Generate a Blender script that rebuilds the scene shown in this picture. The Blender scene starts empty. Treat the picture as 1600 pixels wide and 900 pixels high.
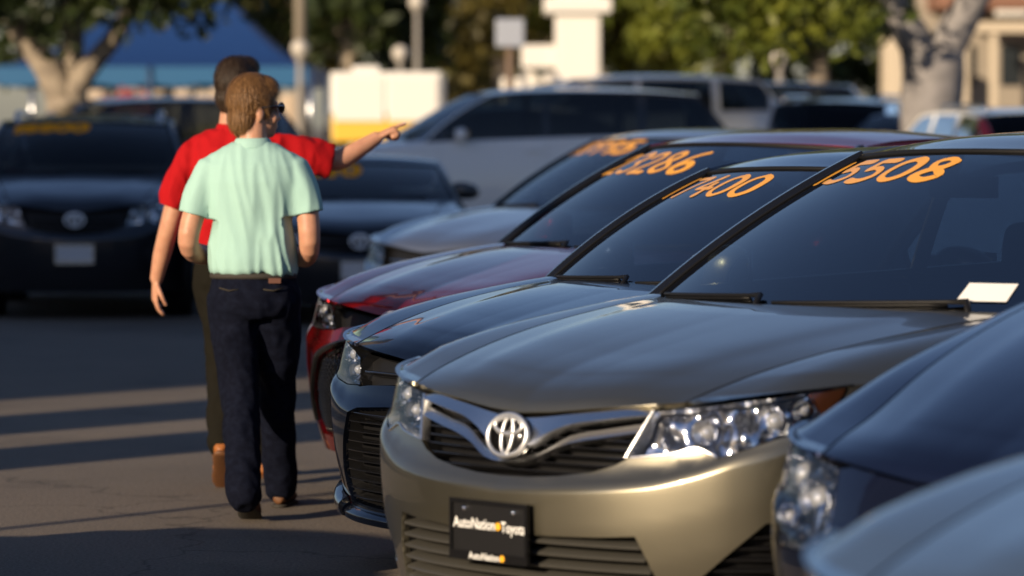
import bpy, math, random
import numpy as np
from mathutils import Vector, Matrix
from mathutils.geometry import delaunay_2d_cdt

R = math.radians
SC = bpy.context.scene
COL = SC.collection
random.seed(7)
RNG = np.random.default_rng(7)

# ------------------------------------------------------------------ camera
cam_d = bpy.data.cameras.new('camera')
cam = bpy.data.objects.new('camera', cam_d)
COL.objects.link(cam)
cam.location = (0, 0, 1.507)
cam.rotation_euler = (R(90 - 2.39), 0, 0)
cam_d.sensor_width = 36.0
cam_d.lens = 135.0
cam_d.clip_start = 0.1
cam_d.clip_end = 3000
cam_d.dof.use_dof = True
cam_d.dof.focus_distance = 12.7
cam_d.dof.aperture_fstop = 2.8
SC.camera = cam

# ------------------------------------------------------------------ world and sun
SUN_AZ = R(220)      # compass bearing (from +Y, clockwise) the light comes from: behind and left of the camera
SUN_EL = R(16)
wd = bpy.data.worlds.new('World')
SC.world = wd
wd.use_nodes = True
wn = wd.node_tree.nodes
sky = wn.new('ShaderNodeTexSky')
sky.sky_type = 'NISHITA'
sky.sun_disc = False
sky.sun_elevation = SUN_EL
sky.sun_rotation = SUN_AZ
sky.air_density = 1.0
sky.dust_density = 0.7
sky.ozone_density = 2.5
wn['Background'].inputs[1].default_value = 0.072
wb = wn.new('ShaderNodeMixRGB')            # white balance of the daylight, even over the whole sky
wb.blend_type = 'MULTIPLY'
wb.inputs[0].default_value = 1.0
wb.inputs[2].default_value = (1.03, 0.97, 1.08, 1)
wd.node_tree.links.new(sky.outputs[0], wb.inputs[1])
wd.node_tree.links.new(wb.outputs[0], wn['Background'].inputs[0])
sun_d = bpy.data.lights.new('sun', 'SUN')
sun_d.energy = 5.0
sun_d.angle = R(0.53)
sun_d.color = (1.0, 0.80, 0.56)
sun = bpy.data.objects.new('sun', sun_d)
COL.objects.link(sun)
sdir = Vector((math.sin(SUN_AZ) * math.cos(SUN_EL), math.cos(SUN_AZ) * math.cos(SUN_EL), math.sin(SUN_EL)))
sun.location = (-20, -10, 30)
sun.rotation_euler = (-sdir).to_track_quat('-Z', 'Y').to_euler()

SC.view_settings.view_transform = 'Standard'
SC.view_settings.look = 'None'
SC.view_settings.exposure = 0.4
SC.view_settings.gamma = 1.0
SC.view_settings.use_curve_mapping = False
SC.render.engine = 'CYCLES'
SC.cycles.use_denoising = True
SC.cycles.max_bounces = 8
SC.cycles.transparent_max_bounces = 16
SC.cycles.sample_clamp_indirect = 6.0
SC.cycles.caustics_reflective = False
SC.cycles.caustics_refractive = False

# ------------------------------------------------------------------ materials
MATS = {}
def mat(name, color, rough=0.5, metal=0.0, coat=0.0, coat_rough=0.03, spec=0.5, noise=None, bump=None, trans=0.0, emit=None, sheen=0.0, sss=0.0):
    """noise=(scale, colour2, lo, hi), bump=(scale, strength, distance)"""
    if name in MATS:
        return MATS[name]
    m = bpy.data.materials.new(name)
    m.use_nodes = True
    nt = m.node_tree
    b = nt.nodes['Principled BSDF']
    b.inputs['Base Color'].default_value = (*color, 1)
    b.inputs['Roughness'].default_value = rough
    b.inputs['Metallic'].default_value = metal
    b.inputs['Coat Weight'].default_value = coat
    b.inputs['Coat Roughness'].default_value = coat_rough
    b.inputs['Specular IOR Level'].default_value = spec
    b.inputs['Sheen Weight'].default_value = sheen
    if sss:
        b.inputs['Subsurface Weight'].default_value = sss
        b.inputs['Subsurface Radius'].default_value = (0.02, 0.008, 0.004)
        b.inputs['Subsurface Scale'].default_value = 0.5
    if emit:
        b.inputs['Emission Color'].default_value = (*emit[:3], 1)
        b.inputs['Emission Strength'].default_value = emit[3]
    tc = nt.nodes.new('ShaderNodeTexCoord')
    if noise:
        n = nt.nodes.new('ShaderNodeTexNoise')
        n.inputs['Scale'].default_value = noise[0]
        n.inputs['Detail'].default_value = 5
        nt.links.new(tc.outputs['Object'], n.inputs['Vector'])
        r = nt.nodes.new('ShaderNodeValToRGB')
        r.color_ramp.elements[0].position = noise[2]
        r.color_ramp.elements[1].position = noise[3]
        r.color_ramp.elements[0].color = (*color, 1)
        r.color_ramp.elements[1].color = (*noise[1], 1)
        nt.links.new(n.outputs[0], r.inputs[0])
        nt.links.new(r.outputs[0], b.inputs['Base Color'])
    if bump:
        n = nt.nodes.new('ShaderNodeTexNoise')
        n.inputs['Scale'].default_value = bump[0]
        n.inputs['Detail'].default_value = 4
        nt.links.new(tc.outputs['Object'], n.inputs['Vector'])
        bp = nt.nodes.new('ShaderNodeBump')
        bp.inputs['Strength'].default_value = bump[1]
        bp.inputs['Distance'].default_value = bump[2]
        nt.links.new(n.outputs[0], bp.inputs['Height'])
        nt.links.new(bp.outputs[0], b.inputs['Normal'])
    MATS[name] = m
    return m

def paint(name, color, metal=0.85, rough=0.38):
    """car paint: metallic base with fine flake, light dust, clear coat"""
    if name in MATS:
        return MATS[name]
    m = mat(name, color, rough, metal, 1.0, 0.025)
    nt = m.node_tree
    b = nt.nodes['Principled BSDF']
    tc = nt.nodes.new('ShaderNodeTexCoord')
    n = nt.nodes.new('ShaderNodeTexNoise')
    n.inputs['Scale'].default_value = 9.0
    n.inputs['Detail'].default_value = 6
    nt.links.new(tc.outputs['Object'], n.inputs['Vector'])
    mr = nt.nodes.new('ShaderNodeMapRange')
    mr.inputs['From Min'].default_value = 0.35
    mr.inputs['From Max'].default_value = 0.75
    mr.inputs['To Min'].default_value = 0.004
    mr.inputs['To Max'].default_value = 0.022
    nt.links.new(n.outputs[0], mr.inputs['Value'])
    nt.links.new(mr.outputs[0], b.inputs['Coat Roughness'])
    return m

def glass(name, tint, trans=0.75, ior=1.5):
    """thin automotive glass: tinted see-through mixed with sharp reflection by Fresnel"""
    if name in MATS:
        return MATS[name]
    m = bpy.data.materials.new(name)
    m.use_nodes = True
    nt = m.node_tree
    nt.nodes.clear()
    out = nt.nodes.new('ShaderNodeOutputMaterial')
    tr = nt.nodes.new('ShaderNodeBsdfTransparent')
    tr.inputs[0].default_value = (*tint, 1)
    gl = nt.nodes.new('ShaderNodeBsdfGlossy')
    gl.inputs['Roughness'].default_value = 0.015
    gl.inputs[0].default_value = (1, 1, 1, 1)
    fr = nt.nodes.new('ShaderNodeFresnel')
    fr.inputs[0].default_value = ior
    mx = nt.nodes.new('ShaderNodeMixShader')
    nt.links.new(fr.outputs[0], mx.inputs[0])
    nt.links.new(tr.outputs[0], mx.inputs[1])
    nt.links.new(gl.outputs[0], mx.inputs[2])
    nt.links.new(mx.outputs[0], out.inputs[0])
    MATS[name] = m
    return m

M_BLACK = mat('black_plastic', (0.008, 0.008, 0.009), 0.5, spec=.2)
M_GLOSSBLACK = mat('gloss_black_trim', (0.008, 0.008, 0.009), 0.18, coat=0.6)
M_RUBBER = mat('tyre_rubber', (0.016, 0.016, 0.016), 0.8, bump=(60, 0.3, 0.004))
M_CHROME = mat('chrome', (0.80, 0.81, 0.83), 0.06, 1.0)
M_BADGE = mat('badge_chrome', (0.88, 0.89, 0.90), 0.42, 1.0)
M_BARCHROME = mat('grille_chrome', (0.90, 0.91, 0.92), 0.24, 1.0)
M_SATIN = mat('satin_silver', (0.55, 0.56, 0.58), 0.25, 1.0)
M_ALLOY = mat('alloy_wheel', (0.45, 0.46, 0.48), 0.3, 0.9)
M_BUCKET = mat('lamp_reflector', (0.62, 0.64, 0.68), 0.10, 1.0, bump=(50, 0.16, 0.006))
M_AMBER = mat('amber_lamp', (0.92, 0.20, 0.015), 0.3, coat=0.8, bump=(90, 0.3, 0.004))
M_REDLAMP = mat('red_lamp', (0.55, 0.01, 0.012), 0.2, coat=0.8)
M_LAMPGLASS = glass('lamp_cover', (0.94, 0.95, 0.97), ior=1.4)
M_WIND = glass('windshield_glass', (0.42, 0.47, 0.48), ior=3.8)
M_FARWIND = glass('dark_windshield_glass', (0.16, 0.18, 0.19), ior=1.42)
M_SIDEGLASS = glass('side_glass', (0.22, 0.25, 0.25), ior=1.52)
M_REARGLASS = glass('rear_glass', (0.10, 0.12, 0.14), ior=1.33)
M_INT = mat('cabin_trim', (0.03, 0.03, 0.032), 0.8)
M_SEAT = mat('seat_cloth', (0.11, 0.105, 0.10), 0.95)
M_NUM = mat('price_paint', (0.88, 0.40, 0.03), 0.4, coat=.35, coat_rough=.08, bump=(80, 0.2, 0.002))
M_NUMFAR = mat('price_paint_bright', (0.98, 0.37, 0.02), 0.9, spec=.05)  # brightened copy of the price paint, offsets the shade on the far digits
M_WHITEPAPER = mat('white_card', (0.78, 0.78, 0.76), 0.6)

# ------------------------------------------------------------------ object helpers
def mesh_obj(name, verts, faces, material=None, parent=None, normals=None, smooth=True):
    me = bpy.data.meshes.new(name)
    me.from_pydata([tuple(map(float, v)) for v in verts], [], [tuple(map(int, f)) for f in faces])
    if smooth:
        me.polygons.foreach_set('use_smooth', [True] * len(me.polygons))
    if normals is not None:
        me.normals_split_custom_set_from_vertices([tuple(map(float, n)) for n in normals])
    me.update()
    o = bpy.data.objects.new(name, me)
    COL.objects.link(o)
    if material:
        for m in (material if isinstance(material, (list, tuple)) else [material]):
            me.materials.append(m)
    if parent is not None:
        o.parent = parent
    return o

def empty(name, loc=(0, 0, 0), rz=0.0, parent=None):
    o = bpy.data.objects.new(name, None)
    o.empty_display_size = 0.2
    COL.objects.link(o)
    o.location = loc
    o.rotation_euler = (0, 0, rz)
    if parent is not None:
        o.parent = parent
    return o

def tag(o, label=None, cat=None, group=None, kind=None):
    if label: o['label'] = label
    if cat: o['category'] = cat
    if group: o['group'] = group
    if kind: o['kind'] = kind
    return o

def copy_tree(o, parent=None):
    c = o.copy()
    COL.objects.link(c)
    if parent is not None:
        c.parent = parent
    for ch in list(o.children):
        copy_tree(ch, c)
    return c

class MB:
    """collects shapes for one mesh"""
    def __init__(s):
        s.v = []; s.f = []; s.n = []
    def add(s, V, Fc, N=None):
        b = len(s.v)
        s.v += [tuple(map(float, p)) for p in V]
        s.f += [tuple(int(i) + b for i in f) for f in Fc]
        if N is not None:
            s.n += [tuple(map(float, p)) for p in N]
        return s
    def box(s, c, d, rot=None):
        cx, cy, cz = c
        dx, dy, dz = d[0] / 2, d[1] / 2, d[2] / 2
        P = [Vector((x * dx, y * dy, z * dz)) for z in (-1, 1) for y in (-1, 1) for x in (-1, 1)]
        if rot is not None:
            P = [rot @ p for p in P]
        P = [(p.x + cx, p.y + cy, p.z + cz) for p in P]
        return s.add(P, [(0, 2, 3, 1), (4, 5, 7, 6), (0, 1, 5, 4), (2, 6, 7, 3), (0, 4, 6, 2), (1, 3, 7, 5)])
    def tube(s, path, rad, n=10, cap=True, sx=1.0):
        """tube along a path with radius list"""
        P = [Vector(p) for p in path]
        if not hasattr(rad, '__len__'):
            rad = [rad] * len(P)
        rings = []
        prev = None
        for i, p in enumerate(P):
            d = (P[min(i + 1, len(P) - 1)] - P[max(i - 1, 0)]).normalized()
            if prev is None:
                ref = Vector((0, 0, 1)) if abs(d.z) < 0.9 else Vector((1, 0, 0))
                a = d.cross(ref).normalized()
            else:
                a = (prev - d * prev.dot(d)).normalized()
            prev = a
            bb = d.cross(a)
            rings.append([p + (a * math.cos(2 * math.pi * k / n) * sx + bb * math.sin(2 * math.pi * k / n)) * rad[i] for k in range(n)])
        V = [q for r in rings for q in r]
        Fc = []
        for i in range(len(P) - 1):
            for k in range(n):
                Fc.append((i * n + k, i * n + (k + 1) % n, (i + 1) * n + (k + 1) % n, (i + 1) * n + k))
        if cap:
            Fc.append(tuple(range(n))[::-1])
            Fc.append(tuple((len(P) - 1) * n + k for k in range(n)))
        return s.add(V, Fc)
    def loop(s, path, rad, n=8):
        """closed tube"""
        P = [Vector(p) for p in path]
        m = len(P)
        nrm = Vector((0, 0, 0))
        c = sum(P, Vector()) / m
        for i in range(m):
            nrm += (P[i] - c).cross(P[(i + 1) % m] - c)
        nrm.normalize()
        V = []
        for i in range(m):
            d = (P[(i + 1) % m] - P[i - 1]).normalized()
            a = d.cross(nrm).normalized()
            for k in range(n):
                th = 2 * math.pi * k / n
                V.append(P[i] + (a * math.cos(th) + nrm * math.sin(th)) * rad)
        Fc = [(i * n + k, i * n + (k + 1) % n, ((i + 1) % m) * n + (k + 1) % n, ((i + 1) % m) * n + k) for i in range(m) for k in range(n)]
        return s.add(V, Fc)
    def lathe(s, prof, axis='y', n=40, c=(0, 0, 0)):
        V = []
        for (r, h) in prof:
            for k in range(n):
                th = 2 * math.pi * k / n
                a, b = r * math.cos(th), r * math.sin(th)
                p = {'y': (a, h, b), 'z': (a, b, h), 'x': (h, a, b)}[axis]
                V.append((p[0] + c[0], p[1] + c[1], p[2] + c[2]))
        Fc = [(i * n + k, i * n + (k + 1) % n, (i + 1) * n + (k + 1) % n, (i + 1) * n + k) for i in range(len(prof) - 1) for k in range(n)]
        return s.add(V, Fc)
    def build(s, name, material=None, parent=None, smooth=True):
        o = mesh_obj(name, s.v, s.f, material, parent, s.n if len(s.n) == len(s.v) and s.n else None, smooth)
        return o

def smooth_by_angle(o, ang=35):
    me = o.data
    try:
        me.set_sharp_from_angle(angle=R(ang))
    except Exception:
        pass
    return o

# ------------------------------------------------------------------ curves and trimmed surface patches
def spl(xs,ys):
    """natural-ish monotone cubic (PCHIP) interpolator"""
    xs=np.array(xs,float);ys=np.array(ys,float)
    h=np.diff(xs);d=np.diff(ys)/h;n=len(xs);m=np.zeros(n)
    for i in range(1,n-1):
        if d[i-1]*d[i]>0:
            w1=2*h[i]+h[i-1];w2=h[i]+2*h[i-1];m[i]=(w1+w2)/(w1/d[i-1]+w2/d[i])
    m[0]=d[0];m[-1]=d[-1]
    def f(x):
        x=np.clip(np.asarray(x,float),xs[0],xs[-1])
        i=np.clip(np.searchsorted(xs,x)-1,0,n-2)
        t=(x-xs[i])/h[i]
        return ((1+2*t)*(1-t)**2*ys[i]+t*(1-t)**2*h[i]*m[i]+t*t*(3-2*t)*ys[i+1]+t*t*(t-1)*h[i]*m[i+1])
    return f
def csp(pts):
    """centripetal-chord Catmull-Rom through 2D/3D points -> (param by chord length) dense table"""
    P=np.array(pts,float);n=len(P)
    d=np.r_[0,np.cumsum(np.linalg.norm(np.diff(P,axis=0),axis=1))]
    m=np.zeros_like(P)
    for i in range(1,n-1):
        h0=d[i]-d[i-1];h1=d[i+1]-d[i]
        m[i]=((P[i]-P[i-1])/h0*h1+(P[i+1]-P[i])/h1*h0)/(h0+h1)
    m[0]=2*(P[1]-P[0])/(d[1]-d[0])-m[1] if n>2 else (P[1]-P[0])/d[1]
    m[-1]=2*(P[-1]-P[-2])/(d[-1]-d[-2])-m[-2] if n>2 else m[0]
    def f(x):
        x=np.clip(np.asarray(x,float),0,d[-1])
        i=np.clip(np.searchsorted(d,x)-1,0,n-2)
        h=d[i+1]-d[i];t=((x-d[i])/h)[...,None];h=h[...,None]
        return (1+2*t)*(1-t)**2*P[i]+t*(1-t)**2*h*m[i]+t*t*(3-2*t)*P[i+1]+t*t*(t-1)*h*m[i+1]
    f.L=d[-1]
    return f

def dens(pts, d=0.02, closed=True):
    """resample a polyline with spacing <= d, keeping its corners"""
    P = [np.array(p, float) for p in pts]
    out = []
    m = len(P)
    for i in range(m if closed else m - 1):
        a, b = P[i], P[(i + 1) % m]
        n = max(1, int(math.ceil(np.linalg.norm(b - a) / d)))
        for k in range(n):
            out.append(a + (b - a) * k / n)
    if not closed:
        out.append(P[-1])
    return np.array(out)

def curve(pts, n=24):
    """smooth curve through points, as a list of n points"""
    f = csp(pts)
    return [tuple(p) for p in f(np.linspace(0, f.L, n))]

def inside(pts, poly):
    x, y = pts[:, 0], pts[:, 1]
    c = np.zeros(len(pts), bool)
    m = len(poly)
    j = m - 1
    for i in range(m):
        xi, yi = poly[i]; xj, yj = poly[j]
        if yi != yj:
            c ^= ((yi > y) != (yj > y)) & (x < (xj - xi) * (y - yi) / (yj - yi) + xi)
        j = i
    return c

def snormal(Sf, a, b, e=1e-3):
    da = Sf(a + e, b) - Sf(a - e, b)
    db = Sf(a, b + e) - Sf(a, b - e)
    n = np.cross(da, db)
    l = np.linalg.norm(n, axis=-1, keepdims=True)
    return n / np.maximum(l, 1e-12)

def trim(Sf, outer, holes=(), d=0.03, off=0.0, flange=0.012, flip=False, name='panel', material=None, parent=None, lines=(), geo=False):
    """surface Sf(a,b) trimmed to a polygon with holes; analytic normals; edges folded in by flange.
    lines are polylines the triangles must follow."""
    outer = dens(outer, d)
    holes = [dens(h, d) for h in holes]
    lo = outer.min(0); hi = outer.max(0)
    gx = np.arange(lo[0] + d * 0.5, hi[0], d)
    gy = np.arange(lo[1] + d * 0.5, hi[1], d)
    G = np.array([(x, y) for x in gx for y in gy]) if len(gx) and len(gy) else np.zeros((0, 2))
    loops = [outer] + holes
    if len(G):
        k = inside(G, outer)
        for h in holes:
            k &= ~inside(G, h)
        G = G[k]
        if len(G):
            B = np.concatenate(loops + [dens(l, d, False) for l in lines])
            keep = np.ones(len(G), bool)
            for i in range(0, len(G), 2000):
                dd = np.min(((G[i:i + 2000, None, :] - B[None]) ** 2).sum(-1), axis=1)
                keep[i:i + 2000] = dd > (0.45 * d) ** 2
            G = G[keep]
    vs = [Vector((float(p[0]), float(p[1]))) for l in loops for p in l] + [Vector((float(p[0]), float(p[1]))) for p in G]
    es = []
    b = 0
    rng = []
    for l in loops:
        m = len(l)
        es += [(b + i, b + (i + 1) % m) for i in range(m)]
        rng.append((b, m))
        b += m
    nb = len(vs)
    for l in lines:
        l = dens(l, d, False)
        k = inside(l, outer)
        for h in holes:
            k &= ~inside(l, h)
        bb = np.concatenate(loops)
        k &= np.array([((bb - p) ** 2).sum(1).min() > (.2 * d) ** 2 for p in l])
        i0 = len(vs)
        vs += [Vector((float(p[0]), float(p[1]))) for p in l[k]]
        idx = np.flatnonzero(k)
        es += [(i0 + i, i0 + i + 1) for i in range(len(idx) - 1) if idx[i + 1] == idx[i] + 1]
    ov, oe, of, vo, eo, fo = delaunay_2d_cdt(vs, es, [], 0, 1e-7)
    Q = np.array([(v.x, v.y) for v in ov])
    T = np.array([f for f in of if len(f) == 3])
    cen = Q[T].mean(1)
    k = inside(cen, outer)
    for h in holes:
        k &= ~inside(cen, h)
    T = T[k]
    P = Sf(Q[:, 0], Q[:, 1])
    N = snormal(Sf, Q[:, 0], Q[:, 1])
    s = -1.0 if flip else 1.0
    N = N * s
    offv = off(Q[:, 0], Q[:, 1])[:, None] if callable(off) else off
    P = P + N * offv
    if flip:
        T = T[:, ::-1]
    V = [P]; NN = [N]; Fc = [tuple(t) for t in T]
    base = len(P)
    mp = {}
    for i, os_ in enumerate(vo):
        for j in os_:
            mp[j] = i
    if flange:
        for (b0, m) in rng:
            idx = [mp.get(b0 + i) for i in range(m)]
            idx = [i for i in idx if i is not None]
            m = len(idx)
            p = P[idx]; n = N[idx]
            t = np.roll(p, -1, 0) - np.roll(p, 1, 0)
            sd = np.cross(t, n)
            sd /= np.maximum(np.linalg.norm(sd, axis=1, keepdims=True), 1e-9)
            V += [p, p - n * flange]; NN += [sd, sd]
            for i in range(m):
                j = (i + 1) % m
                Fc.append((base + i, base + m + i, base + m + j, base + j))
            base += 2 * m
    V = np.concatenate(V); NN = np.concatenate(NN)
    return mesh_obj(name, V, Fc, material, parent, None if geo else NN)

def sheet(Sf, a, b, name='panel', material=None, parent=None, flip=False, off=0.0, flange=0.0):
    """rectangular patch of Sf over parameter vectors a, b"""
    A, B = np.meshgrid(np.array(a, float), np.array(b, float), indexing='ij')
    na, nb = A.shape
    N = snormal(Sf, A.ravel(), B.ravel(), 1e-3) * (-1 if flip else 1)
    P = Sf(A.ravel(), B.ravel()) + N * (off(A.ravel(), B.ravel())[:, None] if callable(off) else off)
    Fc = []
    for i in range(na - 1):
        for j in range(nb - 1):
            q = (i * nb + j, (i + 1) * nb + j, (i + 1) * nb + j + 1, i * nb + j + 1)
            Fc.append(q[::-1] if flip else q)
    V = [P]; NN = [N]
    if flange:
        idx = [i * nb for i in range(na)] + [(na - 1) * nb + j for j in range(1, nb)] + [i * nb + nb - 1 for i in range(na - 2, -1, -1)] + [j for j in range(nb - 2, 0, -1)]
        p = P[idx]; n = N[idx]; m = len(idx); base = len(P)
        t = np.roll(p, -1, 0) - np.roll(p, 1, 0)
        sd = np.cross(t, n)
        sd /= np.maximum(np.linalg.norm(sd, axis=1, keepdims=True), 1e-9)
        V += [p, p - n * flange]; NN += [sd, sd]
        for i in range(m):
            j = (i + 1) % m
            Fc.append((base + i, base + m + i, base + m + j, base + j))
    return mesh_obj(name, np.concatenate(V), Fc, material, parent, np.concatenate(NN))

def strip(Sf, top, bot, prof, name='bar', material=None, parent=None, n=40, k=8, flip=False):
    """raised bar on Sf between two parameter curves; prof(w) gives its height across"""
    ft, fb = csp(top), csp(bot)
    U = np.linspace(0, 1, n)
    T_ = ft(U * ft.L); B_ = fb(U * fb.L)
    W = np.linspace(0, 1, k)
    Q = T_[:, None, :] * (1 - W)[None, :, None] + B_[:, None, :] * W[None, :, None]
    q = Q.reshape(-1, 2)
    N = snormal(Sf, q[:, 0], q[:, 1]) * (-1 if flip else 1)
    h = np.tile(np.array([prof(w) for w in W]), n)
    P = Sf(q[:, 0], q[:, 1]) + N * h[:, None]
    Fc = []
    for i in range(n - 1):
        for j in range(k - 1):
            Fc.append((i * k + j, i * k + j + 1, (i + 1) * k + j + 1, (i + 1) * k + j))
    Fc.append(tuple(range(k))[::-1]); Fc.append(tuple((n - 1) * k + j for j in range(k)))
    o = mesh_obj(name, P, Fc, material, parent)
    try:
        o.data.set_sharp_from_angle(angle=R(42))
    except Exception:
        pass
    return o

def pill(h0, h1):
    """rounded bar profile rising from h0 at its edges to h1"""
    return lambda w: h0 + (h1 - h0) * (1 - abs(2 * w - 1) ** 4.5)

def slope(h0, h1):
    """bar profile that faces upwards: low at its top edge, proud at its lower edge"""
    def f(w):
        if w < .02 or w > .98: return h0 - .014
        return h0 + (h1 - h0) * w
    return f

def font_mesh(txt, size=1.0, shear=0.0, space=1.0):
    cu = bpy.data.curves.new('lettering', 'FONT')
    cu.body = txt; cu.size = size; cu.shear = shear; cu.space_character = space
    cu.align_x = 'CENTER'; cu.align_y = 'CENTER'
    cu.resolution_u = 3; cu.offset = size * 0.012
    o = bpy.data.objects.new('lettering', cu)
    COL.objects.link(o)
    me = bpy.data.meshes.new_from_object(o.evaluated_get(bpy.context.evaluated_depsgraph_get()))
    V = np.array([v.co[:] for v in me.vertices]); Fc = [tuple(p.vertices) for p in me.polygons]
    bpy.data.objects.remove(o); bpy.data.meshes.remove(me)
    return V, Fc

DIG = {
 '0': [(.55, 1), (.2, .85), (.05, .5), (.15, .12), (.45, 0), (.8, .15), (.95, .5), (.85, .87), (.55, 1)],
 '1': [(.5, 1), (.5, .5), (.5, 0)],
 '2': [(.1, .78), (.3, .97), (.7, .98), (.88, .75), (.7, .48), (.3, .2), (.08, .02), (.5, .04), (.95, .02)],
 '3': [(.1, .9), (.5, 1), (.88, .8), (.7, .55), (.42, .53), (.75, .48), (.95, .25), (.6, 0), (.1, .08)],
 '4': [(.6, 1), (.35, .66), (.08, .36), (.5, .38), (.95, .36)],
 '4b': [(.74, .62), (.7, .3), (.66, 0)],
 '5': [(.95, .98), (.5, .98), (.28, .97), (.22, .75), (.18, .55), (.5, .62), (.85, .48), (.92, .25), (.65, .03), (.08, .04)],
 '6': [(.85, .98), (.45, .82), (.15, .5), (.08, .22), (.4, 0), (.8, .1), (.88, .33), (.6, .5), (.3, .42), (.14, .28)],
 '7': [(.05, .96), (.5, .95), (.95, .97), (.65, .5), (.4, 0)],
 '8': [(.82, .84), (.5, 1), (.2, .85), (.28, .62), (.65, .45), (.9, .22), (.5, 0), (.1, .18), (.3, .45), (.7, .62), (.82, .84)],
 '9': [(.88, .78), (.5, 1), (.12, .8), (.3, .55), (.7, .6), (.9, .8), (.88, .4), (.75, 0)],
 '-': [(.1, .5), (.5, .5), (.9, .5)],
}
def brush(Sf, txt, a0, a1, b0, b1, wid=0.018, scale=(1, 1), jitter=0.03, name='price_digit', material=None, parent=None, off=0.0012, flip=False, seed=1, gap=0.25):
    """hand painted digits on surface Sf(a, b): a runs along the writing, b0 bottom .. b1 top; one part per digit"""
    rr = random.Random(seed)
    n = len(txt)
    wd_ = [.30 if ch == '1' else 1.0 for ch in txt]
    cw = (a1 - a0) / (sum(wd_) + (n - 1) * gap)
    for i, ch in enumerate(txt):
        mb = MB()
        x0 = a0 + cw * (sum(wd_[:i]) + i * gap)
        dy = rr.uniform(-jitter, jitter) * (b1 - b0)
        for part, key in enumerate([ch] + ([ch + 'b'] if ch + 'b' in DIG else [])):
            pts = [((x0 + cw * wd_[i] * x) , b0 + (b1 - b0) * y + dy) for x, y in DIG[key]]
            f = csp([(p[0] * scale[0], p[1] * scale[1]) for p in pts])
            m = 40
            Q = f(np.linspace(0, f.L, m))
            Tn = np.gradient(Q, axis=0); Tn /= np.maximum(np.linalg.norm(Tn, axis=1, keepdims=True), 1e-9)
            Nn = np.c_[-Tn[:, 1], Tn[:, 0]]
            w = wid * (0.9 + 0.15 * np.sin(np.linspace(0, 5, m) + i))
            # round caps
            c0 = [Q[0] - Tn[0] * wid * math.cos(a) + Nn[0] * wid * math.sin(a) for a in np.linspace(-1.5, 1.5, 7)]
            c1 = [Q[-1] + Tn[-1] * wid * math.cos(a) + Nn[-1] * wid * math.sin(a) for a in np.linspace(-1.5, 1.5, 7)]
            Lp = Q + Nn * w[:, None]; Rp = Q - Nn * w[:, None]
            allp = np.concatenate([Lp, Rp, np.array(c0), np.array(c1)])
            allp = allp / np.array(scale)
            lift = off + 0.0006 * part + np.r_[np.linspace(0, .0005, m), np.linspace(0, .0005, m), np.zeros(7), np.full(7, .0005)]
            Nr = snormal(Sf, allp[:, 0], allp[:, 1]) * (-1 if flip else 1)
            P = Sf(allp[:, 0], allp[:, 1]) + Nr * lift[:, None]
            Fc = [(k, m + k, m + k + 1, k + 1) for k in range(m - 1)]
            Fc.append(tuple(range(2 * m, 2 * m + 7))); Fc.append(tuple(range(2 * m + 7, 2 * m + 14)))
            mb.add(P, Fc)
        mb.build(name, material or M_NUM, parent)

# ------------------------------------------------------------------ cars
# local frame: +x forward, +y the car's left, z up; the nose tip is the origin. u = -x, v = |y|
def arr(f):
    return lambda q: f(np.asarray(q, float) * f.L)

def coons(C, E, Fr, B, bump=None):
    """symmetric panel from a centre curve C(q), an edge curve E(q), front curve Fr(p) and back curve B(p), all in (u,v,z)"""
    c00, c01 = C(np.array([0.]))[0], C(np.array([1.]))[0]
    c10, c11 = E(np.array([0.]))[0], E(np.array([1.]))[0]
    def f(p, q):
        p = np.asarray(p, float); q = np.clip(np.asarray(q, float), -0.02, 1.02)
        s = np.where(p < 0, -1.0, 1.0); a = np.abs(p)
        qc = np.clip(q, 0, 1); ac = np.clip(a, 0, 1.0)
        w = np.stack([a ** 2.2, a, a ** 2.2], -1)
        qq = qc[..., None]
        P = (1 - w) * C(qc) + w * E(qc) + (1 - qq) * Fr(ac) + qq * B(ac) - (
            (1 - w) * (1 - qq) * c00 + w * (1 - qq) * c10 + (1 - w) * qq * c01 + w * qq * c11)
        if bump is not None:
            P = P + bump(a, qc)
        return np.stack([-P[..., 0], s * P[..., 1], P[..., 2]], -1)
    return f

def coons1(C, E, Fr, B, sgn, bump=None):
    """one-sided panel, linear blending"""
    c00, c01 = C(np.array([0.]))[0], C(np.array([1.]))[0]
    c10, c11 = E(np.array([0.]))[0], E(np.array([1.]))[0]
    def f(p, q):
        p = np.clip(np.asarray(p, float), 0, 1); q = np.clip(np.asarray(q, float), 0, 1)
        w = p[..., None]; qq = q[..., None]
        P = (1 - w) * C(q) + w * E(q) + (1 - qq) * Fr(p) + qq * B(p) - (
            (1 - w) * (1 - qq) * c00 + w * (1 - qq) * c10 + (1 - w) * qq * c01 + w * qq * c11)
        if bump is not None:
            P = P + bump(p, q)
        return np.stack([-P[..., 0], sgn * P[..., 1], P[..., 2]], -1)
    return f

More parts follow.
